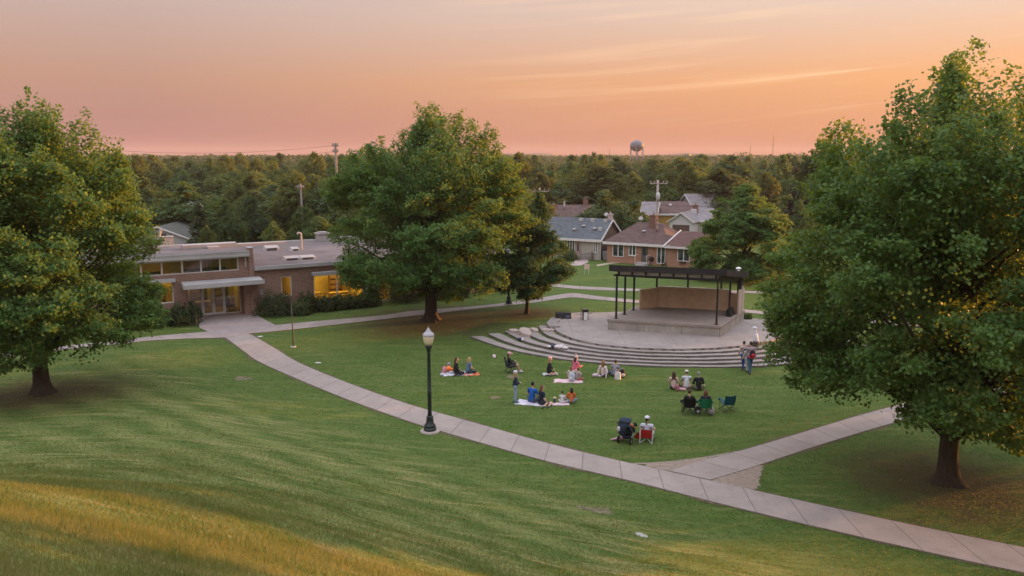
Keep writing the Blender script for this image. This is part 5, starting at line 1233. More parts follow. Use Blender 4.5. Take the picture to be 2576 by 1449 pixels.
# ------------------------------------------------------------------ people
def remesh(mb,name,mat,parent,vox=.02,smooth_it=2):
    """fuse overlapping limb volumes into one continuous skin"""
    me=mb.mesh(name+'_src',mat); o=bpy.data.objects.new(name+'_src',me); COL.objects.link(o)
    m=o.modifiers.new('r','REMESH'); m.mode='VOXEL'; m.voxel_size=vox; m.use_smooth_shade=True
    if smooth_it: s=o.modifiers.new('s','SMOOTH'); s.factor=.5; s.iterations=smooth_it
    dg=bpy.context.evaluated_depsgraph_get(); ev=o.evaluated_get(dg)
    nm=bpy.data.meshes.new_from_object(ev); nm.name=name
    bpy.data.objects.remove(o); bpy.data.meshes.remove(me)
    if not nm.materials: nm.materials.append(mat)
    q=bpy.data.objects.new(name,nm); link(q,parent); return q
def V3(*a): return Vector(a)
def pose_joints(pose,k=1.):
    """joints of an adult facing +Y, lifted to the ground or the chair"""
    J={}
    def base(ph,lean,hl=0.,twist=0.):
        J['pel']=V3(0,0,ph); up=Vector((0,math.sin(lean),math.cos(lean)))
        J['chest']=J['pel']+up*.34; J['neck']=J['pel']+up*.52; 
        J['head']=J['neck']+Vector((0,math.sin(lean*.4+hl)*.19,math.cos(lean*.4+hl)*.19))
        for s,n in ((-1,'L'),(1,'R')):
            J['sh'+n]=J['pel']+up*.47+V3(s*.175,0,0); J['hip'+n]=J['pel']+V3(s*.095,0,.0)
    if pose=='cross':
        base(.13,.12,.1)
        for s,n in ((-1,'L'),(1,'R')): J['kn'+n]=V3(s*.36,.28,.17); J['an'+n]=V3(-s*.06,.34+.05*s,.07); J['el'+n]=V3(s*.27,.1,.38); J['ha'+n]=V3(s*.12,.3,.27)
    elif pose=='knees':
        base(.13,.2,.15)
        for s,n in ((-1,'L'),(1,'R')): J['kn'+n]=V3(s*.13,.36,.46); J['an'+n]=V3(s*.1,.6,.07); J['el'+n]=V3(s*.24,.22,.4); J['ha'+n]=V3(s*.06,.42,.38)
    elif pose=='legs':
        base(.13,-.12,.1)
        for s,n in ((-1,'L'),(1,'R')): J['kn'+n]=V3(s*.11,.43,.2); J['an'+n]=V3(s*.1,.82,.07); J['el'+n]=V3(s*.28,-.12,.36); J['ha'+n]=V3(s*.26,-.2,.07)
    elif pose=='side':
        base(.13,.08,.1)
        for s,n in ((-1,'L'),(1,'R')): J['kn'+n]=V3(.3+.05*s,.3+.08*s,.13); J['an'+n]=V3(.5+.04*s,-.02+.12*s,.06)
        J['elL']=V3(-.27,.08,.38); J['haL']=V3(-.14,.27,.26); J['elR']=V3(.3,.0,.36); J['haR']=V3(.3,.18,.17)
    elif pose=='chair':
        base(.40,-.2,.25)
        for s,n in ((-1,'L'),(1,'R')): J['kn'+n]=V3(s*.13,.42,.46); J['an'+n]=V3(s*.14,.55,.08); J['el'+n]=V3(s*.29,.04,.62); J['ha'+n]=V3(s*.27,.3,.62)
    elif pose=='low':
        base(.2,-.22,.25)
        for s,n in ((-1,'L'),(1,'R')): J['kn'+n]=V3(s*.14,.42,.38); J['an'+n]=V3(s*.13,.72,.07); J['el'+n]=V3(s*.29,.06,.44); J['ha'+n]=V3(s*.26,.3,.44)
    elif pose=='kneel':
        base(.34,.1,.1)
        for s,n in ((-1,'L'),(1,'R')): J['kn'+n]=V3(s*.14,.36,.08); J['an'+n]=V3(s*.1,-.06,.07); J['el'+n]=V3(s*.28,.1,.58); J['ha'+n]=V3(s*.2,.33,.6)
    else:
        base(.93,.02,.06)
        for s,n in ((-1,'L'),(1,'R')):
            st=.17*s if pose=='walk' else .015*s
            J['kn'+n]=V3(s*.1,st*.6+.03,.5); J['an'+n]=V3(s*.1,st*1.1-.02,.08); 
            sw=-.1*s if pose=='walk' else .02
            J['el'+n]=V3(s*.24,sw*.6,1.14); J['ha'+n]=V3(s*.25,sw*1.3+.08,.9)
        if pose=='hold':
            for s,n in ((-1,'L'),(1,'R')): J['el'+n]=V3(s*.25,.02,1.12); J['ha'+n]=V3(s*.07,.24,1.12)
    return J
SKIN=[(.50,.30,.21),(.42,.24,.165),(.27,.15,.10),(.56,.36,.27)]
def person(label,loc,rz,pose,shirt,pants,hair,hairlen='short',k=1.,skin=0,sleeve='long',legs='long',hat=None,shoes=(.05,.05,.055),yaw=0.,hood=None,group=None,female=False,adj=None):
    sc=k; J=pose_joints(pose)
    if adj: 
        for q,v in adj.items(): J[q]=Vector(v)
    P=thing('person',label,'person',loc,rz,group,sc)
    sk=pm('skin_tone_%d'%skin,SKIN[skin],.6,.08,6); 
    sm=pm('shirt_%d_%d_%d'%tuple(int(c*255) for c in shirt),shirt,.9,.18,9,bump=.3); pmn=pm('trousers_%d_%d_%d'%tuple(int(c*255) for c in pants),pants,.9,.18,9,bump=.3)
    hm=pm('hair_%d_%d_%d'%tuple(int(c*255) for c in hair),hair,.6,.3,20,bump=.4)
    w=.92 if female else 1.
    b=MB()
    c=b.caps
    c(J['pel'],J['chest'],.125,.12*w); c(J['chest'],J['neck']-V3(0,0,.05),.12*w,.085); c(J['neck']-V3(0,0,.05),J['head']-V3(0,0,.05),.055,.05)
    c(J['shL'],J['shR'],.072*w,.072*w)
    R_=Matrix.Rotation(yaw,3,'Z'); hd=J['head']+V3(0,.01,.03)
    b.ball(hd,.078,.095,.115,R_); b.ball(hd+R_@V3(0,.045,-.075),.05,.05,.05,R_); b.caps(hd+R_@V3(0,.085,-.0),hd+R_@V3(0,.112,-.03),.013,.018,6)
    for s in (-1,1): b.ball(hd+R_@V3(s*.08,-.005,-.01),.012,.022,.032,R_,8,5); b.ball(hd+R_@V3(s*.03,.086,.012),.017,.012,.012,R_,6,4)
    b.caps(hd+R_@V3(-.022,.088,-.062),hd+R_@V3(.022,.088,-.062),.011,.011,6)
    for n in 'LR':
        s=-1 if n=='L' else 1
        c(J['sh'+n],J['el'+n],.052*w,.04*w); c(J['el'+n],J['ha'+n],.04*w,.028)
        d=(J['ha'+n]-J['el'+n]).normalized(); sd=d.cross(V3(0,0,1)); sd=sd.normalized() if sd.length>.1 else V3(1,0,0)
        pm_=J['ha'+n]+d*.06; b.caps(J['ha'+n],pm_,.03,.036)
        nrm=sd.cross(d)
        for f,(o,L_) in enumerate(((-.03,.068),(-.01,.08),(.01,.075),(.029,.058))):
            r0=pm_+sd*o+d*.015; m1=r0+d*L_*.55-nrm*.012; b.caps(r0,m1,.0105,.0095,6); b.caps(m1,m1+d*L_*.4-nrm*.022,.0095,.008,6)
        t0=J['ha'+n]+d*.02+sd*(-s)*.03; b.caps(t0,t0+(d*.6+sd*(-s)*.8)*.05,.013,.010,6)
        c(J['hip'+n],J['kn'+n],.085,.06); c(J['kn'+n],J['an'+n],.056,.036)
        fd=Vector((0,1,0)) if pose in('stand','walk','hold','chair','low','knees') else (Vector((0,.5,.85)) if pose=='legs' else (J['an'+n]-J['kn'+n]).normalized())
        J['toe'+n]=J['an'+n]+fd*.15-V3(0,0,.03 if fd.y>.9 else 0); c(J['an'+n]-fd*.04-V3(0,0,.025),J['toe'+n],.035,.028)
    remesh(b,'body',sk,P,.017,1)
    # shirt
    b=MB(); g=.022; c=b.caps
    c(J['pel']+V3(0,0,.03),J['chest'],.128+g,.12*w+g); c(J['chest'],J['neck']-V3(0,0,.06),.12*w+g,.085); c(J['shL'],J['shR'],.075*w+g*.8,.075*w+g*.8)
    for n in 'LR':
        if sleeve!='none':
            c(J['sh'+n],J['el'+n].lerp(J['sh'+n],.0 if sleeve=='long' else .35),.058+g*.6,.048+g*.5)
            if sleeve=='long': c(J['el'+n],J['ha'+n].lerp(J['el'+n],.08),.046+g*.5,.036+g*.3)
    if hood: b.ball(hd+V3(0,-.02,.0),.115,.12,.15); 
    remesh(b,'shirt',sm,P,.02,2)
    b=MB(); c=b.caps
    c(J['hipL'],J['hipR'],.125,.125)
    for n in 'LR':
        c(J['hip'+n],J['kn'+n].lerp(J['hip'+n],0. if legs=='long' else .25),.1,.074)
        if legs=='long': c(J['kn'+n],J['an'+n].lerp(J['kn'+n],.06),.072,.05)
    remesh(b,'trousers' if legs=='long' else 'shorts',pmn,P,.022,2)
    for n in 'LR':
        b=MB(); d=(J['toe'+n]-J['an'+n]).normalized(); b.caps(J['an'+n]-d*.04-V3(0,0,.025),J['toe'+n]+d*.02,.048,.038)
        b.build('shoe',pm('shoe_%d_%d_%d'%tuple(int(c*255) for c in shoes),shoes,.7),P,True)
    b=MB(); b.ball(hd+R_@V3(0,-.022,.028),.092,.098,.108,R_)
    if hairlen in('long','mid'):
        L_=.36 if hairlen=='long' else .17
        back=(J['pel']-J['neck']).normalized()
        for s in (-.05,0,.05): b.caps(hd+R_@V3(s,-.07,.0),hd+R_@V3(s*1.3,-.085,-.08)+back*(L_-.05),.06,.04)
    if hairlen=='tail': b.caps(hd+R_@V3(0,-.1,.03),hd+R_@V3(0,-.14,-.2),.04,.02)
    if hairlen=='bun': b.ball(hd+R_@V3(0,-.1,.07),.045,.045,.045)
    if hairlen!='none': remesh(b,'hair',hm,P,.02,1)
    if hat:
        b=MB(); hc=hd+R_@V3(0,-.008,.055)
        b.ball(hc,.102,.112,.085,R_)
        if hat[1]=='cap': b.hexa([tuple(hc+R_@V3(*q)) for q in ((-.075,.08,-.02),(.075,.08,-.02),(.06,.2,-.035),(-.06,.2,-.035),(-.075,.08,0),(.075,.08,0),(.06,.2,-.02),(-.06,.2,-.02))])
        if hat[1]=='beanie': b.ball(hc+V3(0,-.01,.03),.112,.122,.09,R_)
        if hat[1]=='pointed': b.caps(hc,hc+R_@V3(.0,-.03,.2),.09,.025)
        b.build('hat',pm('hat_%d_%d_%d'%tuple(int(c*255) for c in hat[0]),hat[0],.85,.1,9),P,True)
    return P
def blanket(label,px,py,w,l,rz,cols,seed=1,name='blanket'):
    c=at(px,py); g=random.Random(seed); n=12; b=MB()
    Z=lambda i,j:.025+.018*math.sin(i*1.3+seed)*math.cos(j*1.1)+.008*g.random()
    G=[[None]*(n+1) for _ in range(n+1)]
    for i in range(n+1):
        for j in range(n+1):
            x=(i/n-.5)*w*(1+.06*math.sin(j+seed)); y=(j/n-.5)*l*(1+.06*math.cos(i*1.3+seed)); G[i][j]=(x,y,Z(i,j))
    for i in range(n):
        for j in range(n): b.poly([G[i][j],G[i+1][j],G[i+1][j+1],G[i][j+1]])
    for seq in ([G[i][0] for i in range(n+1)],[G[n][j] for j in range(n+1)],[G[i][n] for i in range(n,-1,-1)],[G[0][j] for j in range(n,-1,-1)]):
        for p,q in zip(seq[:-1],seq[1:]): b.poly([(p[0],p[1],-.02),(q[0],q[1],-.02),q,p])
    t=NT('blanket_cloth_%d'%seed); s=t.n('ShaderNodeTexVoronoi'); s.inputs['Scale'].default_value=5; t.l(t.obj(),s.inputs[0]); q=t.n('ShaderNodeSeparateColor'); t.l(s.outputs['Color'],q.inputs[0])
    t.bsdf(t.ramp(q.outputs[0],[(i/max(1,len(cols)-1)*.9,cc) for i,cc in enumerate(cols)]),.95,0,.1,t.noise(t.obj(),30,2),.4,.01)
    o=b.build(name,t.m,None,True); o.location=c; o.rotation_euler=(0,0,rz); tag(o,label,'blanket'); return o
def backpack(label,loc,rz,col,trim,k=1.,name='backpack',cat='backpack'):
    T=thing(name,label,cat,loc,rz,None,k); m=pm('pack_%d_%d_%d'%tuple(int(c*255) for c in col),col,.8,.15,8); m2=pm('pack_%d_%d_%d'%tuple(int(c*255) for c in trim),trim,.8,.15,8)
    b=MB(); b.ball((0,0,.22),.17,.11,.24); b.ball((0,0,.1),.175,.115,.12); remesh(b,'body',m,T,.02,2)
    b=MB(); b.ball((0,-.1,.14),.12,.05,.1); b.build('pocket',m2,T,True)
    b=MB(); b.tube([(-.04,0,.44),(-.04,0,.5),(.04,0,.5),(.04,0,.44)],.012,5); b.build('handle',m2,T)
    for s in (-.09,.09): b=MB(); b.tube([(s,.09,.42),(s*1.1,.17,.3),(s,.1,.06)],.02,6); b.build('strap',m2,T)
    return T
def camp_chair(label,loc,rz,col,frame=(.05,.055,.06),tall=False,group='folding camp chairs'):
    T=thing('camp_chair',label,'camp chair',loc,rz,group); m=pm('canvas_%d_%d_%d'%tuple(int(c*255) for c in col),col,.85,.15,6); f=pm('chair_frame_%d'%int(frame[0]*255),frame,.4,.1,5,metal=.4)
    top=1.02 if tall else .88
    b=MB(); b.hexa([(-.26,-.22,.38),(.26,-.22,.38),(.27,.24,.44),(-.27,.24,.44),(-.26,-.22,.40),(.26,-.22,.40),(.27,.24,.46),(-.27,.24,.46)]); b.build('seat',m,T)
    b=MB(); n=6
    for i in range(n):
        a0,a1=i/n,(i+1)/n
        cur=lambda a:.05*math.sin(a*math.pi)
        x0,x1=-.27+.54*a0,-.27+.54*a1
        b.hexa([(x0,-.20-cur(a0),.36),(x1,-.20-cur(a1),.36),(x1,-.18-cur(a1),.36),(x0,-.18-cur(a0),.36),(x0,-.36-cur(a0),top-.02*math.sin(a0*3.14)),(x1,-.36-cur(a1),top-.02*math.sin(a1*3.14)),(x1,-.34-cur(a1),top-.02*math.sin(a1*3.14)),(x0,-.34-cur(a0),top-.02*math.sin(a0*3.14))])
    b.build('backrest',m,T)
    for s in (-1,1):
        b=MB(); b.hexa([(s*.28-.035,-.3,.60),(s*.28+.035,-.3,.60),(s*.32+.045,.22,.60),(s*.32-.045,.22,.60),(s*.28-.035,-.3,.625),(s*.28+.035,-.3,.625),(s*.32+.045,.22,.625),(s*.32-.045,.22,.625)]); b.tube([(s*.36,.16,.52),(s*.36,.16,.62)],.05,9); b.build('armrest',m,T)
    L_=[((-.3,-.3,0),(-.28,.24,.46)),((.3,-.3,0),(.28,.24,.46)),((-.3,.28,0),(-.28,-.26,.44)),((.3,.28,0),(.28,-.26,.44)),((-.3,-.3,0),(.27,-.24,.4)),((.3,-.3,0),(-.27,-.24,.4)),((-.3,.28,0),(.28,.25,.46)),((.3,.28,0),(-.28,.25,.46))]
    for p,q in L_: b=MB(); b.tube([p,q],.012,6); b.build('leg',f,T)
    for s in (-1,1): b=MB(); b.tube([(s*.28,-.2,.3),(s*.275,-.37,top+.02)],.012,6); b.build('upright',f,T); b=MB(); b.tube([(s*.31,.28,.0),(s*.32,.2,.6)],.012,6); b.build('arm_support',f,T)
    return T
def build_people():
    face=lambda p:math.atan2(-(10.2-p.x),(53.5-p.y))     # towards the stage
    G='people sitting on the lawn'
    blk=(.012,.012,.014); brown=(.06,.03,.018); dbr=(.022,.014,.011); blond=(.36,.23,.12); grey=(.22,.20,.19); aub=(.13,.055,.03); pink=(.55,.33,.36)
    def sit(label,px,py,pose,shirt,pants,hair,hl,off=0.,**k):
        p=at(px,py); return person(label,p,face(p)+off,pose,shirt,pants,hair,hl,group=G,**k)
    # left pair
    blanket('patterned white and dark picnic blanket under the left pair',1150,940,1.9,1.0,.1,[(.6,.58,.6),(.05,.05,.07),(.5,.5,.55)],3)
    blanket('orange-red cloth under the woman in the denim vest',1186,942,.9,.6,.2,[(.6,.12,.04),(.5,.2,.12)],4)
    sit('woman in black top with long reddish brown hair on the leftmost blanket',1146,940,'side',blk,blk,brown,'long',-.2,female=True,yaw=-.3)
    sit('woman in blue denim vest with fair hair on the leftmost blanket',1178,940,'cross',(.09,.15,.25),(.03,.035,.05),blond,'mid',.05,sleeve='none',female=True,skin=3,yaw=.25)
    p=at(1118,938); backpack('pink bag lying at the left end of the leftmost blanket',p,.8,(.55,.26,.28),(.4,.15,.15),.9,'bag','bag')
    p=at(1127,934); b=MB(); b.ball((0,0,.14),.22,.16,.14); b.ball((.17,.02,.12),.14,.12,.11); b.ball((.05,.1,.2),.1,.1,.1); o=b.build('towel',pm('orange_towel',(.75,.16,.04),.9,.25,9),None,True); o.location=p; tag(o,'bright orange crumpled towel beside the pink bag','towel')
    def cup(label,p,c1,c2,k=1.):
        T=thing('drink_cup',label,'cup',p,0,None,k); b=MB(); b.lathe([(.05,0),(.065,.2),(.066,.21)],10); b.build('body',pm('cup_%d'%int(c1[0]*255),c1,.5),T,True); b=MB(); b.lathe([(.07,.21),(.07,.24),(.03,.28)],10); b.build('lid',pm('cup_lid_%d'%int(c2[0]*255),c2,.5),T,True)
    cup('tall pale tumbler standing behind the orange towel',at(1129,931)+V3(0,.1,0),(.5,.45,.5),(.3,.25,.3),1.6)
    # navy high-back chair
    p=at(1284,937); rz=face(p)-.45; camp_chair('navy high-back folding chair holding the person in the pink cap',p,rz,(.02,.03,.06),tall=True)
    person('person in pink cap sitting in the navy high-back chair, bare legs to the right',p,rz,'chair',blk,(.1,.08,.07),dbr,'mid',hat=((.65,.33,.38),'cap'),legs='short',group=G,female=True,skin=0,yaw=-.4,shoes=(.5,.45,.43))
    p=at(1290,938)
    # black-dressed woman with pink scarf
    blanket('small pale mat under the woman in black with the pink headscarf',1384,941,.9,.45,.15,[(.55,.52,.55),(.45,.42,.45)],5,'mat')
    sit('woman in black with a pink headscarf sitting sideways on a small mat',1381,940,'side',blk,blk,blond,'mid',-.7,female=True,hat=((.6,.33,.35),'beanie'),legs='short',yaw=-.6)
    # cluster with the backpack
    blanket('pale pink blanket under the group with the light blue backpack',1430,959,1.6,.7,-.05,[(.6,.42,.45),(.65,.5,.5),(.55,.35,.4)],6)
    sit('woman in magenta shawl and pointed pale hat at the back of the pink blanket',1446,946,'kneel',(.5,.12,.22),(.45,.40,.38),brown,'mid',-.3,hat=((.55,.38,.40),'pointed'),skin=3,female=True)
    sit('child in cream top with brown hair on the pink blanket, half hidden by the backpack',1436,955,'cross',(.5,.44,.38),(.3,.16,.09),(.16,.08,.04),'mid',.2,k=.8,female=True)
    sit('child in patterned dark top at the right end of the pink blanket',1452,957,'cross',(.3,.25,.24),(.35,.1,.1),dbr,'short',-.2,k=.72)
    backpack('light blue backpack standing on the pink blanket',at(1438,960)+V3(0,0,.03),face(at(1438,959))+.05,(.38,.43,.52),(.5,.48,.55),1.15)
    # pair right of it
    sit('woman in white hooded top with long light brown hair, left of the tote bag',1518,948,'legs',(.60,.48,.50),(.05,.06,.1),(.22,.12,.05),'long',-.1,female=True,skin=3)
    p=at(1498,948); b=MB(); b.ball((0,0,.1),.2,.13,.11); b.ball((.22,.0,.06),.16,.1,.06); o=b.build('jumper',pm('lilac_jumper',(.52,.42,.48),.9,.2,9),None,True); o.location=p; tag(o,'rolled lilac jumper on the grass beside the white hooded woman','clothes')
    sit('man in grey-blue shirt with short brown hair beside the white tote bag',1547,947,'cross',(.22,.22,.27),(.10,.13,.19),brown,'short',0,skin=0,yaw=-.2)
    T=thing('tote_bag','upright white tote bag in front of the man in the grey-blue shirt','tote bag',at(1554,954),face(at(1554,954))); tm=pm('tote_white',(.62,.57,.55),.8)
    b=MB(); b.hexa([(-.17,-.07,0),(.17,-.07,0),(.17,.07,0),(-.17,.07,0),(-.15,-.04,.42),(.15,-.04,.42),(.15,.04,.42),(-.15,.04,.42)]); b.build('body',tm,T)
    b=MB(); b.tube([(-.07,-.03,.42),(-.06,-.03,.55),(.06,-.03,.55),(.07,-.03,.42)],.012,5); b.build('handle',tm,T)
    backpack('black rucksack with a pale band right of the white tote bag',at(1565,949),.3,(.02,.018,.02),(.5,.42,.42),1.1)
    # child standing
    p=at(1296,1013); person('child standing with lilac beanie, navy jacket and light jeans',p,face(p)-.8,'hold',(.012,.022,.045),(.24,.31,.40),blond,'long',k=.94,hat=((.58,.50,.60),'beanie'),shoes=(.02,.10,.10),group=G,female=True,yaw=-.2)
    # family with blue shirt
    blanket('white quilted blanket under the man in the bright blue shirt',1338,1014,1.6,.85,-.25,[(.62,.58,.66),(.52,.48,.58),(.66,.64,.7)],7)
    sit('man in bright blue shirt with black hair on the white quilted blanket',1338,1013,'cross',(.012,.085,.34),(.05,.06,.09),(.015,.012,.012),'short',.0,k=1.12,skin=0,yaw=-.3,sleeve='short')
    sit('auburn-haired woman in navy top, bare legs stretched right, beside the blue shirt',1361,1018,'side',(.012,.018,.04),(.02,.022,.03),aub,'mid',-.5,k=1.05,legs='short',sleeve='short',female=True,skin=3,yaw=-.35)
    blanket('narrow pink mat under the small child in the white vest',1409,1017,.9,.4,.0,[(.62,.42,.46),(.6,.55,.56)],8,'mat')
    sit('small child in white vest with dark hair on the narrow pink mat',1414,1015,'cross',(.55,.52,.55),(.5,.45,.44),dbr,'short',.1,k=.66,sleeve='none')
    sit('girl in orange top and blue jeans with dark brown hair',1437,1014,'cross',(.50,.12,.035),(.14,.22,.30),dbr,'mid',.5,k=.82,female=True,yaw=.3)
    cup('green drink cup with pale lid between the stretched legs and the small child',at(1395,1014),(.05,.10,.09),(.6,.5,.35),1.2)
    # trio
    sit('woman in pink top with long brown hair, left of the man in the cap',1694,979,'side',(.50,.33,.32),(.05,.05,.06),brown,'long',.1,female=True,skin=0,sleeve='short')
    backpack('dusky red bag lying beside the woman in the pink top',at(1704,983),1.4,(.34,.12,.14),(.45,.26,.28),.85,'bag','bag')
    p=at(1714,982); b=MB(); b.ball((0,0,.07),.22,.13,.09); b.ball((.14,-.05,.07),.13,.1,.08); o=b.build('cardigan',pm('pink_cardigan',(.52,.30,.32),.9,.25,9),None,True); o.location=p; tag(o,'crumpled pink cardigan between the bag and the man in the cap','clothes')
    sit('man in white T-shirt and pale cap in the middle of the three',1727,978,'knees',(.48,.50,.52),(.40,.25,.2),dbr,'short',.0,hat=((.55,.50,.48),'cap'),sleeve='short',legs='short',k=1.05)
    sit('person in black shirt with grey hair tied back, right of the man in the cap',1757,982,'cross',blk,(.09,.08,.06),grey,'tail',0.,k=1.05,legs='short')
    # camp chairs
    for lb,pl,px,py,col,hair,hl,shirt,off in (('black camp chair with the short-haired person in it','short-haired person in dark jacket sitting in the black camp chair',1732,1040,(.008,.008,.010),brown,'short',(.02,.018,.016),0.),('green and black camp chair with the brown-haired person in it','brown-haired person in navy top sitting in the green camp chair',1773,1041,(.01,.16,.075),aub,'mid',(.02,.02,.035),-.1)):
        p=at(px,py); rz=face(p)+off; camp_chair(lb,p,rz,col); person(pl,p,rz,'chair',shirt,(.03,.03,.04),hair,hl,group=G,yaw=-.1)
    p=at(1829,1033); camp_chair('empty teal camp chair, rightmost of the row of three chairs',p,face(p)+.12,(.008,.085,.13))
    backpack('black and white bag between the black and the green camp chair',at(1754,1040),.4,(.03,.03,.035),(.5,.45,.47),.85,'bag','bag')
    backpack('pale pink and grey bag right of the green camp chair',at(1789,1043),-.3,(.40,.32,.33),(.2,.19,.2),.9,'bag','bag')
    # stroller and red chair
    p=at(1580,1108); S=thing('stroller','dark navy pushchair hung with bags beside the low red chair','pushchair',p,R(-28)); nav=pm('stroller_navy',(.012,.018,.032),.8,.2,7); tl=pm('stroller_teal',(.014,.032,.052),.8,.2,7); al=pm('stroller_tube',(.34,.34,.36),.35,.1,5,metal=.6); rb=pm('tyre_black',(.015,.015,.016),.85)
    b=MB(); b.hexa([(-.25,-.3,.42),(.25,-.3,.42),(.25,.25,.36),(-.25,.25,.36),(-.25,-.3,.5),(.25,-.3,.5),(.25,.25,.44),(-.25,.25,.44)]); b.hexa([(-.25,-.36,.45),(.25,-.36,.45),(.25,-.28,.45),(-.25,-.28,.45),(-.25,-.6,1.05),(.25,-.6,1.05),(.25,-.52,1.08),(-.25,-.52,1.08)])
    for s in (-.25,.22): b.hexa([(s,-.4,.48),(s+.03,-.4,.48),(s+.03,.22,.44),(s,.22,.44),(s,-.6,.95),(s+.03,-.6,.95),(s+.03,.1,.6),(s,.1,.6)])
    b.build('seat',nav,S)
    b=MB(); m=8
    for i in range(m):
        for j in range(6):
            def q(a,c_):
                th=-.35+a/m*1.75; x=-.27+.54*c_/6; bow=1-.18*(2*c_/6-1)**2; return (x,-.45-.22*math.cos(th)*bow+.22*(a/m),.88+.28*math.sin(th+.25)*bow)
            p0,p1,p2,p3=q(i,j),q(i+1,j),q(i+1,j+1),q(i,j+1)
            b.poly([p0,p1,p2,p3]); b.poly([tuple(Vector(v)+V3(0,.012,-.02)) for v in (p3,p2,p1,p0)])
    b.build('canopy',tl,S,True)
    for s in (-.27,.27):
        b=MB(); b.tube([(s,.5,.16),(s,-.2,.5),(s,-.75,1.02)],.016,7); b.tube([(s,-.45,.16),(s,-.1,.46)],.016,7); b.build('frame_tube',al,S)
    b=MB(); b.tube([(-.27,-.75,1.02),(-.2,-.82,1.07),(.2,-.82,1.07),(.27,-.75,1.02)],.022,7); b.build('handlebar',rb,S)
    for (x,y,r_) in ((-.29,-.45,.16),(.29,-.45,.16),(-.24,.5,.13),(.24,.5,.13)):
        b=MB(); b.tube([(x-.025,y,r_),(x+.025,y,r_)],r_,16); w_=b.build('wheel',rb,S); b=MB(); b.tube([(x-.03,y,r_),(x+.03,y,r_)],r_*.5,10); b.build('hub',al,w_)
    b=MB(); b.ball((0,-.1,.26),.24,.32,.12); b.build('basket',nav,S,True)
    b=MB(); b.ball((-.02,-.78,.72),.2,.12,.26); b.build('hanging_bag',nav,S,True); b=MB(); b.ball((-.14,-.86,.78),.09,.05,.12); b.build('bag_patch',pm('bag_patch_lilac',(.48,.44,.5),.8),S,True)
    b=MB(); b.ball((.1,-.02,.72),.14,.16,.1); b.ball((.2,.15,.62),.1,.12,.08); b.build('blanket',pm('rust_blanket',(.36,.13,.06),.9,.25,8),S,True)
    b=MB(); b.tube([(.18,.1,.66),(.26,.24,.74)],[.07,.1],9); b.build('cup_holder',rb,S)
    p=at(1553,1108); b=MB(); b.caps((-.2,0,.06),(.1,.02,.1),.05,.09); b.ball((.2,0,.1),.16,.1,.1); b.ball((-.28,0,.06),.05,.05,.05); o=b.build('doll',pm('pink_grey_cloth',(.40,.24,.28),.9,.35,9),None,True); o.location=p; o.rotation_euler=(0,0,.15); tag(o,'pink and grey cloth bundle poking out left of the pushchair','clothes')
    p=at(1627,1108); rz=face(p)-.05
    T=thing('beach_chair','low red beach chair with white frame and the white-capped person in it','beach chair',p,rz); rd=pm('red_canvas',(.42,.018,.015),.8,.12,6); wf=pm('white_tube',(.62,.64,.68),.4,.05,5)
    b=MB(); b.hexa([(-.25,-.2,.2),(.25,-.2,.2),(.25,.3,.26),(-.25,.3,.26),(-.25,-.2,.22),(.25,-.2,.22),(.25,.3,.28),(-.25,.3,.28)]); b.build('seat',rd,T)
    b=MB(); b.hexa([(-.25,-.2,.18),(.25,-.2,.18),(.25,-.185,.18),(-.25,-.185,.18),(-.25,-.37,.62),(.25,-.37,.62),(.25,-.355,.62),(-.25,-.355,.62)]); b.build('backrest',rd,T)
    b=MB(); b.poly([(-.27,-.25,.1),(-.62,.05,.08),(-.33,-.3,.5)]); b.poly([(-.27,-.26,.1),(-.33,-.31,.5),(-.62,.04,.08)]); b.build('side_flap',rd,T)
    for s in (-1,1):
        b=MB(); b.tube([(s*.27,-.42,0),(s*.275,-.34,.5),(s*.275,-.42,.82)],.016,6); b.build('upright',wf,T)
        b=MB(); b.tube([(s*.27,-.3,.45),(s*.29,.28,.42),(s*.27,.32,.0)],.016,6); b.build('leg',wf,T)
        b=MB(); b.box(s*.28-.035,s*.28+.035,-.28,.25,.435,.455); b.build('armrest',wf,T)
    b=MB(); b.tube([(-.27,-.4,.0),(.27,.3,.26)],.012,6); b.tube([(.27,-.4,.0),(-.27,.3,.26)],.012,6); b.build('brace',wf,T)
    person('person in pale striped sleeveless top and white cap sitting in the red beach chair',p,rz,'low',(.46,.48,.58),(.05,.05,.06),dbr,'tail',hat=((.62,.60,.66),'cap'),sleeve='none',k=1.12,skin=0,group=G,yaw=-.2)
    # walkers at the steps
    p=at(1869,929); person('leftmost walking child at the steps, with small black backpack and blue trousers',p,face(p)-.25,'walk',(.42,.32,.29),(.025,.06,.17),dbr,'short',k=.97,group='children walking beside the steps'); 
    p=at(1878,934); person('child in pale clothes half hidden between the two walkers at the steps',p,face(p)-.2,'walk',(.45,.38,.37),(.34,.33,.35),brown,'short',k=.85,group='children walking beside the steps')
    p=at(1886,940); a=face(p)-.25; person('taller child in patterned top with red jacket round the waist and jeans',p,a,'walk',(.30,.26,.28),(.045,.10,.17),(.012,.01,.01),'short',k=1.08,group='children walking beside the steps',adj={})
    v=Vector((math.sin(a)*.13,-math.cos(a)*.13,0))
    q=backpack('black backpack with red lower flap on the taller child\'s back',p+v*1.45+V3(0,0,1.05),a,(.012,.012,.015),(.55,.02,.05),.95)
    b=MB(); b.ball((0,.1,.0),.21,.18,.12); b.build('red_flap',pm('red_flap',(.55,.02,.06),.85),q,True)
    p=at(1869,929); v2=Vector((math.sin(a)*.12,-math.cos(a)*.12,0)); backpack('small black backpack on the left walking child\'s back',p+v2*1.5+V3(0,0,.98),a,(.02,.016,.016),(.4,.3,.27),.75)
    # couple glimpsed through the right maple
    p=at(2046,944); sit('person in dark jacket sitting on the grass, glimpsed through the right maple',2046,944,'cross',(.02,.02,.024),(.03,.03,.04),dbr,'short',0.)
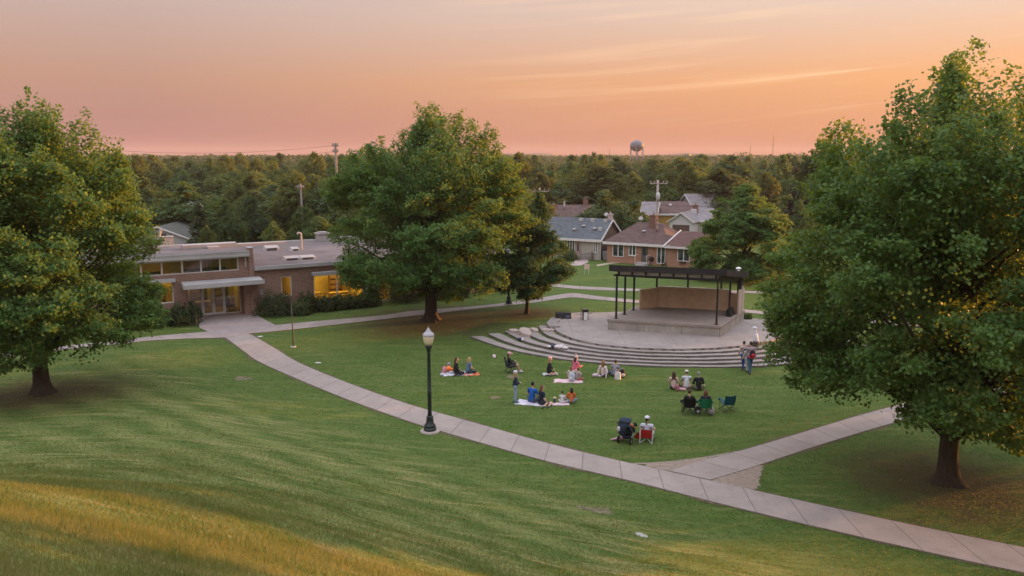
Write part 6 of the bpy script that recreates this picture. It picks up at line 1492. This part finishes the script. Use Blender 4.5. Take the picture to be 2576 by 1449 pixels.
    sit('person in orange top sitting on the grass, glimpsed through the right maple',2062,945,'cross',(.5,.13,.05),(.1,.1,.12),dbr,'short',0.)
    # small litter
    b=MB(); b.lathe([(.01,0),(.1,.01),(.125,.025),(.12,.035),(.01,.045)],14); o=b.build('flying_disc',pm('pale_pink_disc',(.62,.45,.5),.5),None,True); o.location=at(1243,900)+V3(0,0,.1); o.rotation_euler=(.9,.4,.3); tag(o,'pale pink flying disc in the grass left of the navy chair','flying disc')
    b=MB(); b.ball((0,0,.03),.22,.1,.05); o=b.build('drain_cover',pm('pale_lid',(.5,.47,.45),.8),None,True); o.location=at(800,914); tag(o,'small pale lid lying in the lawn right of the main path','lid')
    b=MB(); b.lathe([(.2,0),(.22,.02),(.05,.04)],12); o=b.build('lawn_marker',pm('pale_lid',(.5,.47,.45),.8),None,True); o.location=at(655,847); tag(o,'pale flat marker in the grass corner by the forecourt','marker')
# ------------------------------------------------------------------ light, air, camera
SUN_AZ=R(65.5); SUN_EL=R(3.2)
def build_light():
    W=bpy.data.worlds.new('World'); SC.world=W; W.use_nodes=True; t=NT.__new__(NT); t.t=W.node_tree; t.t.nodes.clear()
    out=t.n('ShaderNodeOutputWorld'); bg=t.n('ShaderNodeBackground')
    D=t.n('ShaderNodeTexCoord').outputs['Generated']; s=t.n('ShaderNodeSeparateXYZ'); t.l(D,s.inputs[0]); X,Y,Z=s.outputs
    def ele(*st): return t.ramp(t.math('MULTIPLY',Z,1.,clamp=True),list(st))
    left=ele((0,(.32,.145,.145)),(.035,(.43,.22,.20)),(.09,(.53,.305,.225)),(.17,(.57,.425,.385)),(.35,(.56,.53,.55)),(1,(.60,.63,.74)))
    right=ele((0,(.60,.235,.115)),(.035,(.79,.35,.16)),(.09,(.96,.47,.205)),(.17,(.86,.64,.51)),(.35,(.59,.54,.54)),(1,(.60,.63,.74)))
    h=t.math('SQRT',t.math('ADD',t.math('MULTIPLY',X,X),t.math('MULTIPLY',Y,Y)))
    az=t.math('DIVIDE',t.math('ADD',t.math('MULTIPLY',X,math.sin(SUN_AZ)),t.math('MULTIPLY',Y,math.cos(SUN_AZ))),t.math('ADD',h,1e-4))
    f=t.ramp(az,[(-.1,0.),(.86,1.)])
    c=t.mix(f,left,right)
    # glow round the sun
    sd=(math.sin(SUN_AZ)*math.cos(SUN_EL),math.cos(SUN_AZ)*math.cos(SUN_EL),math.sin(SUN_EL))
    vm=t.n('ShaderNodeVectorMath',operation='DOT_PRODUCT'); t.l(D,vm.inputs[0]); vm.inputs[1].default_value=sd
    g=t.math('POWER',t.math('MAXIMUM',vm.outputs['Value'],0.),1100.); g2=t.math('POWER',t.math('MAXIMUM',vm.outputs['Value'],0.),40.)
    c=t.mix(t.math('MULTIPLY',g,1.),c,(2.2,1.1,.32),'ADD'); c=t.mix(t.math('MULTIPLY',g2,.12),c,(1.,.55,.15),'ADD')
    # streaks of cirrus on a high flat layer
    yy=t.math('MAXIMUM',Y,.05); ta=t.math('DIVIDE',X,yy); te=t.math('DIVIDE',Z,yy)     # direction to the drifting high cloud
    cb=t.n('ShaderNodeCombineXYZ'); t.l(t.math('MULTIPLY',ta,1.5),cb.inputs[0])
    bend=t.math('MULTIPLY',t.math('MULTIPLY',ta,ta),.07)
    t.l(t.math('MULTIPLY',t.math('SUBTRACT',te,t.math('ADD',t.math('MULTIPLY',ta,.06),bend)),40.),cb.inputs[1])
    n=t.noise(cb.outputs[0],1.,7,.62,.35); cc=t.n('ShaderNodeCombineXYZ'); t.l(t.math('MULTIPLY',ta,2.2),cc.inputs[0]); t.l(t.math('MULTIPLY',te,9.),cc.inputs[1]); n2=t.noise(cc.outputs[0],1.,3,.5)
    cl=t.math('MULTIPLY',t.ramp(n,[(.49,0.),(.66,1.)]),t.ramp(n2,[(.36,0.),(.56,1.)]))
    cl=t.math('MULTIPLY',cl,t.math('MULTIPLY',t.ramp(t.math('ADD',ta,.5),[(.35,0.),(.85,1.)]),t.ramp(te,[(.03,0.),(.07,1.),(.22,1.),(.32,0.)])))
    c=t.mix(t.math('MULTIPLY',cl,.85),c,(1.2,.80,.48))
    sky=t.n('ShaderNodeTexSky',sky_type='NISHITA'); sky.sun_disc=False; sky.sun_elevation=SUN_EL; sky.sun_rotation=SUN_AZ; sky.dust_density=3.; sky.air_density=1.4
    c=t.mix(.012,c,sky.outputs[0],'ADD')
    # the sky overhead and behind is the bright lavender-rose vault the ground is lit by
    up=t.ramp(Z,[(.2,1.),(.55,UPK)])
    c=t.mix(1.,c,up,'MULTIPLY')
    t.l(c,bg.inputs[0]); bg.inputs[1].default_value=1/2.64; t.l(bg.outputs[0],out.inputs[0])
    W.cycles.sampling_method='MANUAL'; W.cycles.sample_map_resolution=512
    L=bpy.data.lights.new('sun','SUN'); L.energy=5.; L.angle=R(.5); L.color=(1.,.43,.095)
    o=bpy.data.objects.new('sun',L); link(o); o.rotation_euler=Vector((-sd[0],-sd[1],-sd[2])).to_track_quat('-Z','Y').to_euler()
    # the evening air
    b=MB(); b.box(-3600,3600,-60,4200,-8,62); t=NT('haze_air'); v=t.n('ShaderNodeVolumePrincipled'); v.inputs['Color'].default_value=(.66,.54,.56,1); v.inputs['Density'].default_value=HAZE; v.inputs['Anisotropy'].default_value=.0; t.l(v.outputs[0],t.out.inputs['Volume'])
    o=b.build('haze',t.m); tag(o,kind='stuff')
    cam=bpy.data.cameras.new('camera'); cam.lens=28; cam.sensor_width=36; cam.clip_end=9000; cam.clip_start=.2
    o=bpy.data.objects.new('camera',cam); link(o); o.location=(0,0,HC); o.rotation_euler=(math.pi/2-TH,0,0); SC.camera=o
    vs=SC.view_settings; vs.view_transform='Standard'; vs.look='None'; vs.exposure=1.4; vs.gamma=1
    SC.cycles.use_denoising=True; SC.cycles.max_bounces=8; SC.cycles.diffuse_bounces=3; SC.cycles.transparent_max_bounces=12; SC.cycles.volume_bounces=1; SC.cycles.sample_clamp_indirect=6
UPK=2.9; HAZE=.00017
build_paths(); build_library(); build_trees(); build_ground(); build_grass(); build_amphi(); build_street(); build_houses(); build_people(); build_light()
